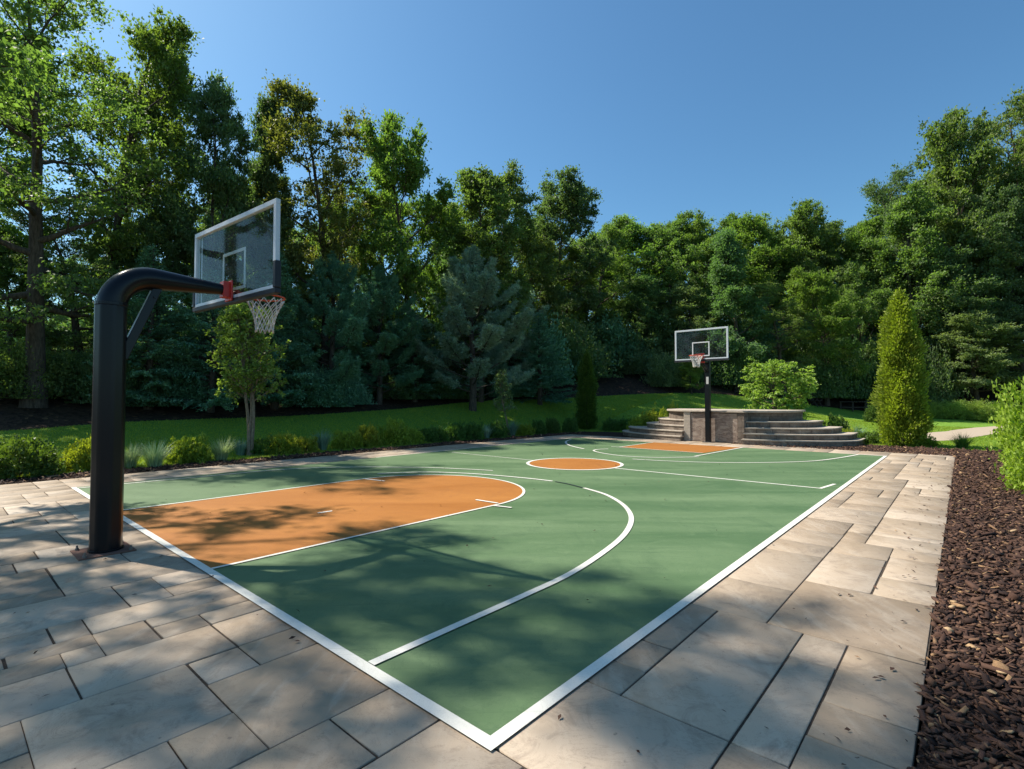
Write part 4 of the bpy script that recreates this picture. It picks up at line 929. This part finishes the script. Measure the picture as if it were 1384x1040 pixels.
def turf():
    rng=np.random.default_rng(4); n=330000
    u=rng.uniform(-6,40,n); v=12.35+rng.uniform(0,1,n)**1.3*9; p=A0+u[:,None]*UA+v[:,None]*VA
    n2=110000; u2=19.3+rng.uniform(0,1,n2)**1.2*16; v2=rng.uniform(-6,12.4,n2); p2=A0+u2[:,None]*UA+v2[:,None]*VA; p=np.r_[p,p2]
    p=p[in_poly(lawn_poly,p)]; p=p[~in_poly(pth,p)]; n=len(p); z=T(p[:,0],p[:,1])+.015
    d=np.hypot(p[:,0],p[:,1]); a=rng.uniform(0,2*PI,n); w=.006+.0006*d; h=rng.uniform(.025,.055,n)+.0004*d; C=np.c_[p,z]; s=np.stack([np.cos(a),np.sin(a),0*a],1)*w[:,None]/2
    tip=C+np.stack([rng.normal(size=n)*.02,rng.normal(size=n)*.02,h],1); V=np.stack([C-s,C+s,tip],1).reshape(-1,3)
    tag(link('grass_blades',np_mesh('grass_blades',V,np.arange(3*n).reshape(n,3),np.repeat(rng.uniform(0,1,n),3)),None,M['turf']),'short green grass blades covering the sloping lawn','grass',None,'stuff')
turf()
def debris():
    rng=np.random.default_rng(17); n=800; u=rng.uniform(-5,17,n); v=rng.uniform(-1.4,11.4,n)
    k=rng.uniform(0,1,n)<.55; v=np.where(k,np.where(rng.uniform(0,1,n)<.6,-1.43+np.abs(rng.normal(size=n))*.25,11.5-np.abs(rng.normal(size=n))*.3),v)
    on=(u>0)&(u<15.55)&(v>0)&(v<10.1); p=A0+u[:,None]*UA+v[:,None]*VA; C=np.c_[p,np.where(on,.022,.010)]
    d=rng.normal(size=(n,3)); d[:,2]*=.12; d=nrm(d); nn=rng.normal(size=(n,3))*.3; nn[:,2]+=1; s_=nrm(np.cross(nn,d)); l=rng.uniform(.006,.026,n)[:,None]; w=l*rng.uniform(.25,.6,n)[:,None]; kk=np.cross(d,s_)*w*.5
    V=np.stack([C-d*l,C+s_*w+kk,C+d*l,C-s_*w+kk],1).reshape(-1,3)
    tag(link('leaf_debris',np_mesh('leaf_debris',V,np.arange(4*n).reshape(n,4),np.repeat(rng.uniform(.1,.95,n),4)),None,M['chip']),'tiny scattered dry leaf bits and chips on the paving and court','leaf litter',None,'stuff')
debris()
# ---------------------------------------------------------------- light, sky, camera
SUN_AZ=math.atan2(-.93,.37); SUN_EL=math.radians(50)
sl=bpy.data.lights.new('sun','SUN'); sl.energy=4.8; sl.angle=math.radians(.7); sl.color=(1,.93,.82)
so=bpy.data.objects.new('sun',sl); COL.objects.link(so)
sd=Vector((math.sin(SUN_AZ)*math.cos(SUN_EL),math.cos(SUN_AZ)*math.cos(SUN_EL),math.sin(SUN_EL)))
so.rotation_euler=sd.to_track_quat('Z','Y').to_euler(); so.location=(-20,10,30)
w=bpy.data.worlds.new('World'); sc.world=w; w.use_nodes=True; nt=w.node_tree; bg=nt.nodes['Background']
sk=nt.nodes.new('ShaderNodeTexSky'); sk.sky_type='NISHITA'; sk.sun_disc=False; sk.sun_elevation=SUN_EL; sk.sun_rotation=SUN_AZ; sk.air_density=1.0; sk.dust_density=.9; sk.ozone_density=1.2
hs=nt.nodes.new('ShaderNodeHueSaturation'); hs.inputs['Saturation'].default_value=1.12; nt.links.new(sk.outputs[0],hs.inputs['Color']); vm=nt.nodes.new('ShaderNodeVectorMath'); vm.operation='MULTIPLY'; vm.inputs[1].default_value=(.66,.93,.98); nt.links.new(hs.outputs[0],vm.inputs[0]); nt.links.new(vm.outputs[0],bg.inputs[0]); bg.inputs[1].default_value=.098
cam=bpy.data.cameras.new('camera'); cam.sensor_width=36; cam.lens=694/1384*36; cam.clip_end=5000; cam.clip_start=.05
co=bpy.data.objects.new('camera',cam); COL.objects.link(co); co.location=(0,0,1.55); co.rotation_euler=(PI/2+math.atan(20/694),0,0); sc.camera=co
sc.view_settings.view_transform='Standard'; sc.view_settings.look='None'; sc.view_settings.gamma=1; sc.view_settings.exposure=.76
sc.render.engine='CYCLES'; sc.cycles.max_bounces=7; sc.cycles.diffuse_bounces=4; sc.cycles.transparent_max_bounces=8; sc.cycles.use_denoising=True
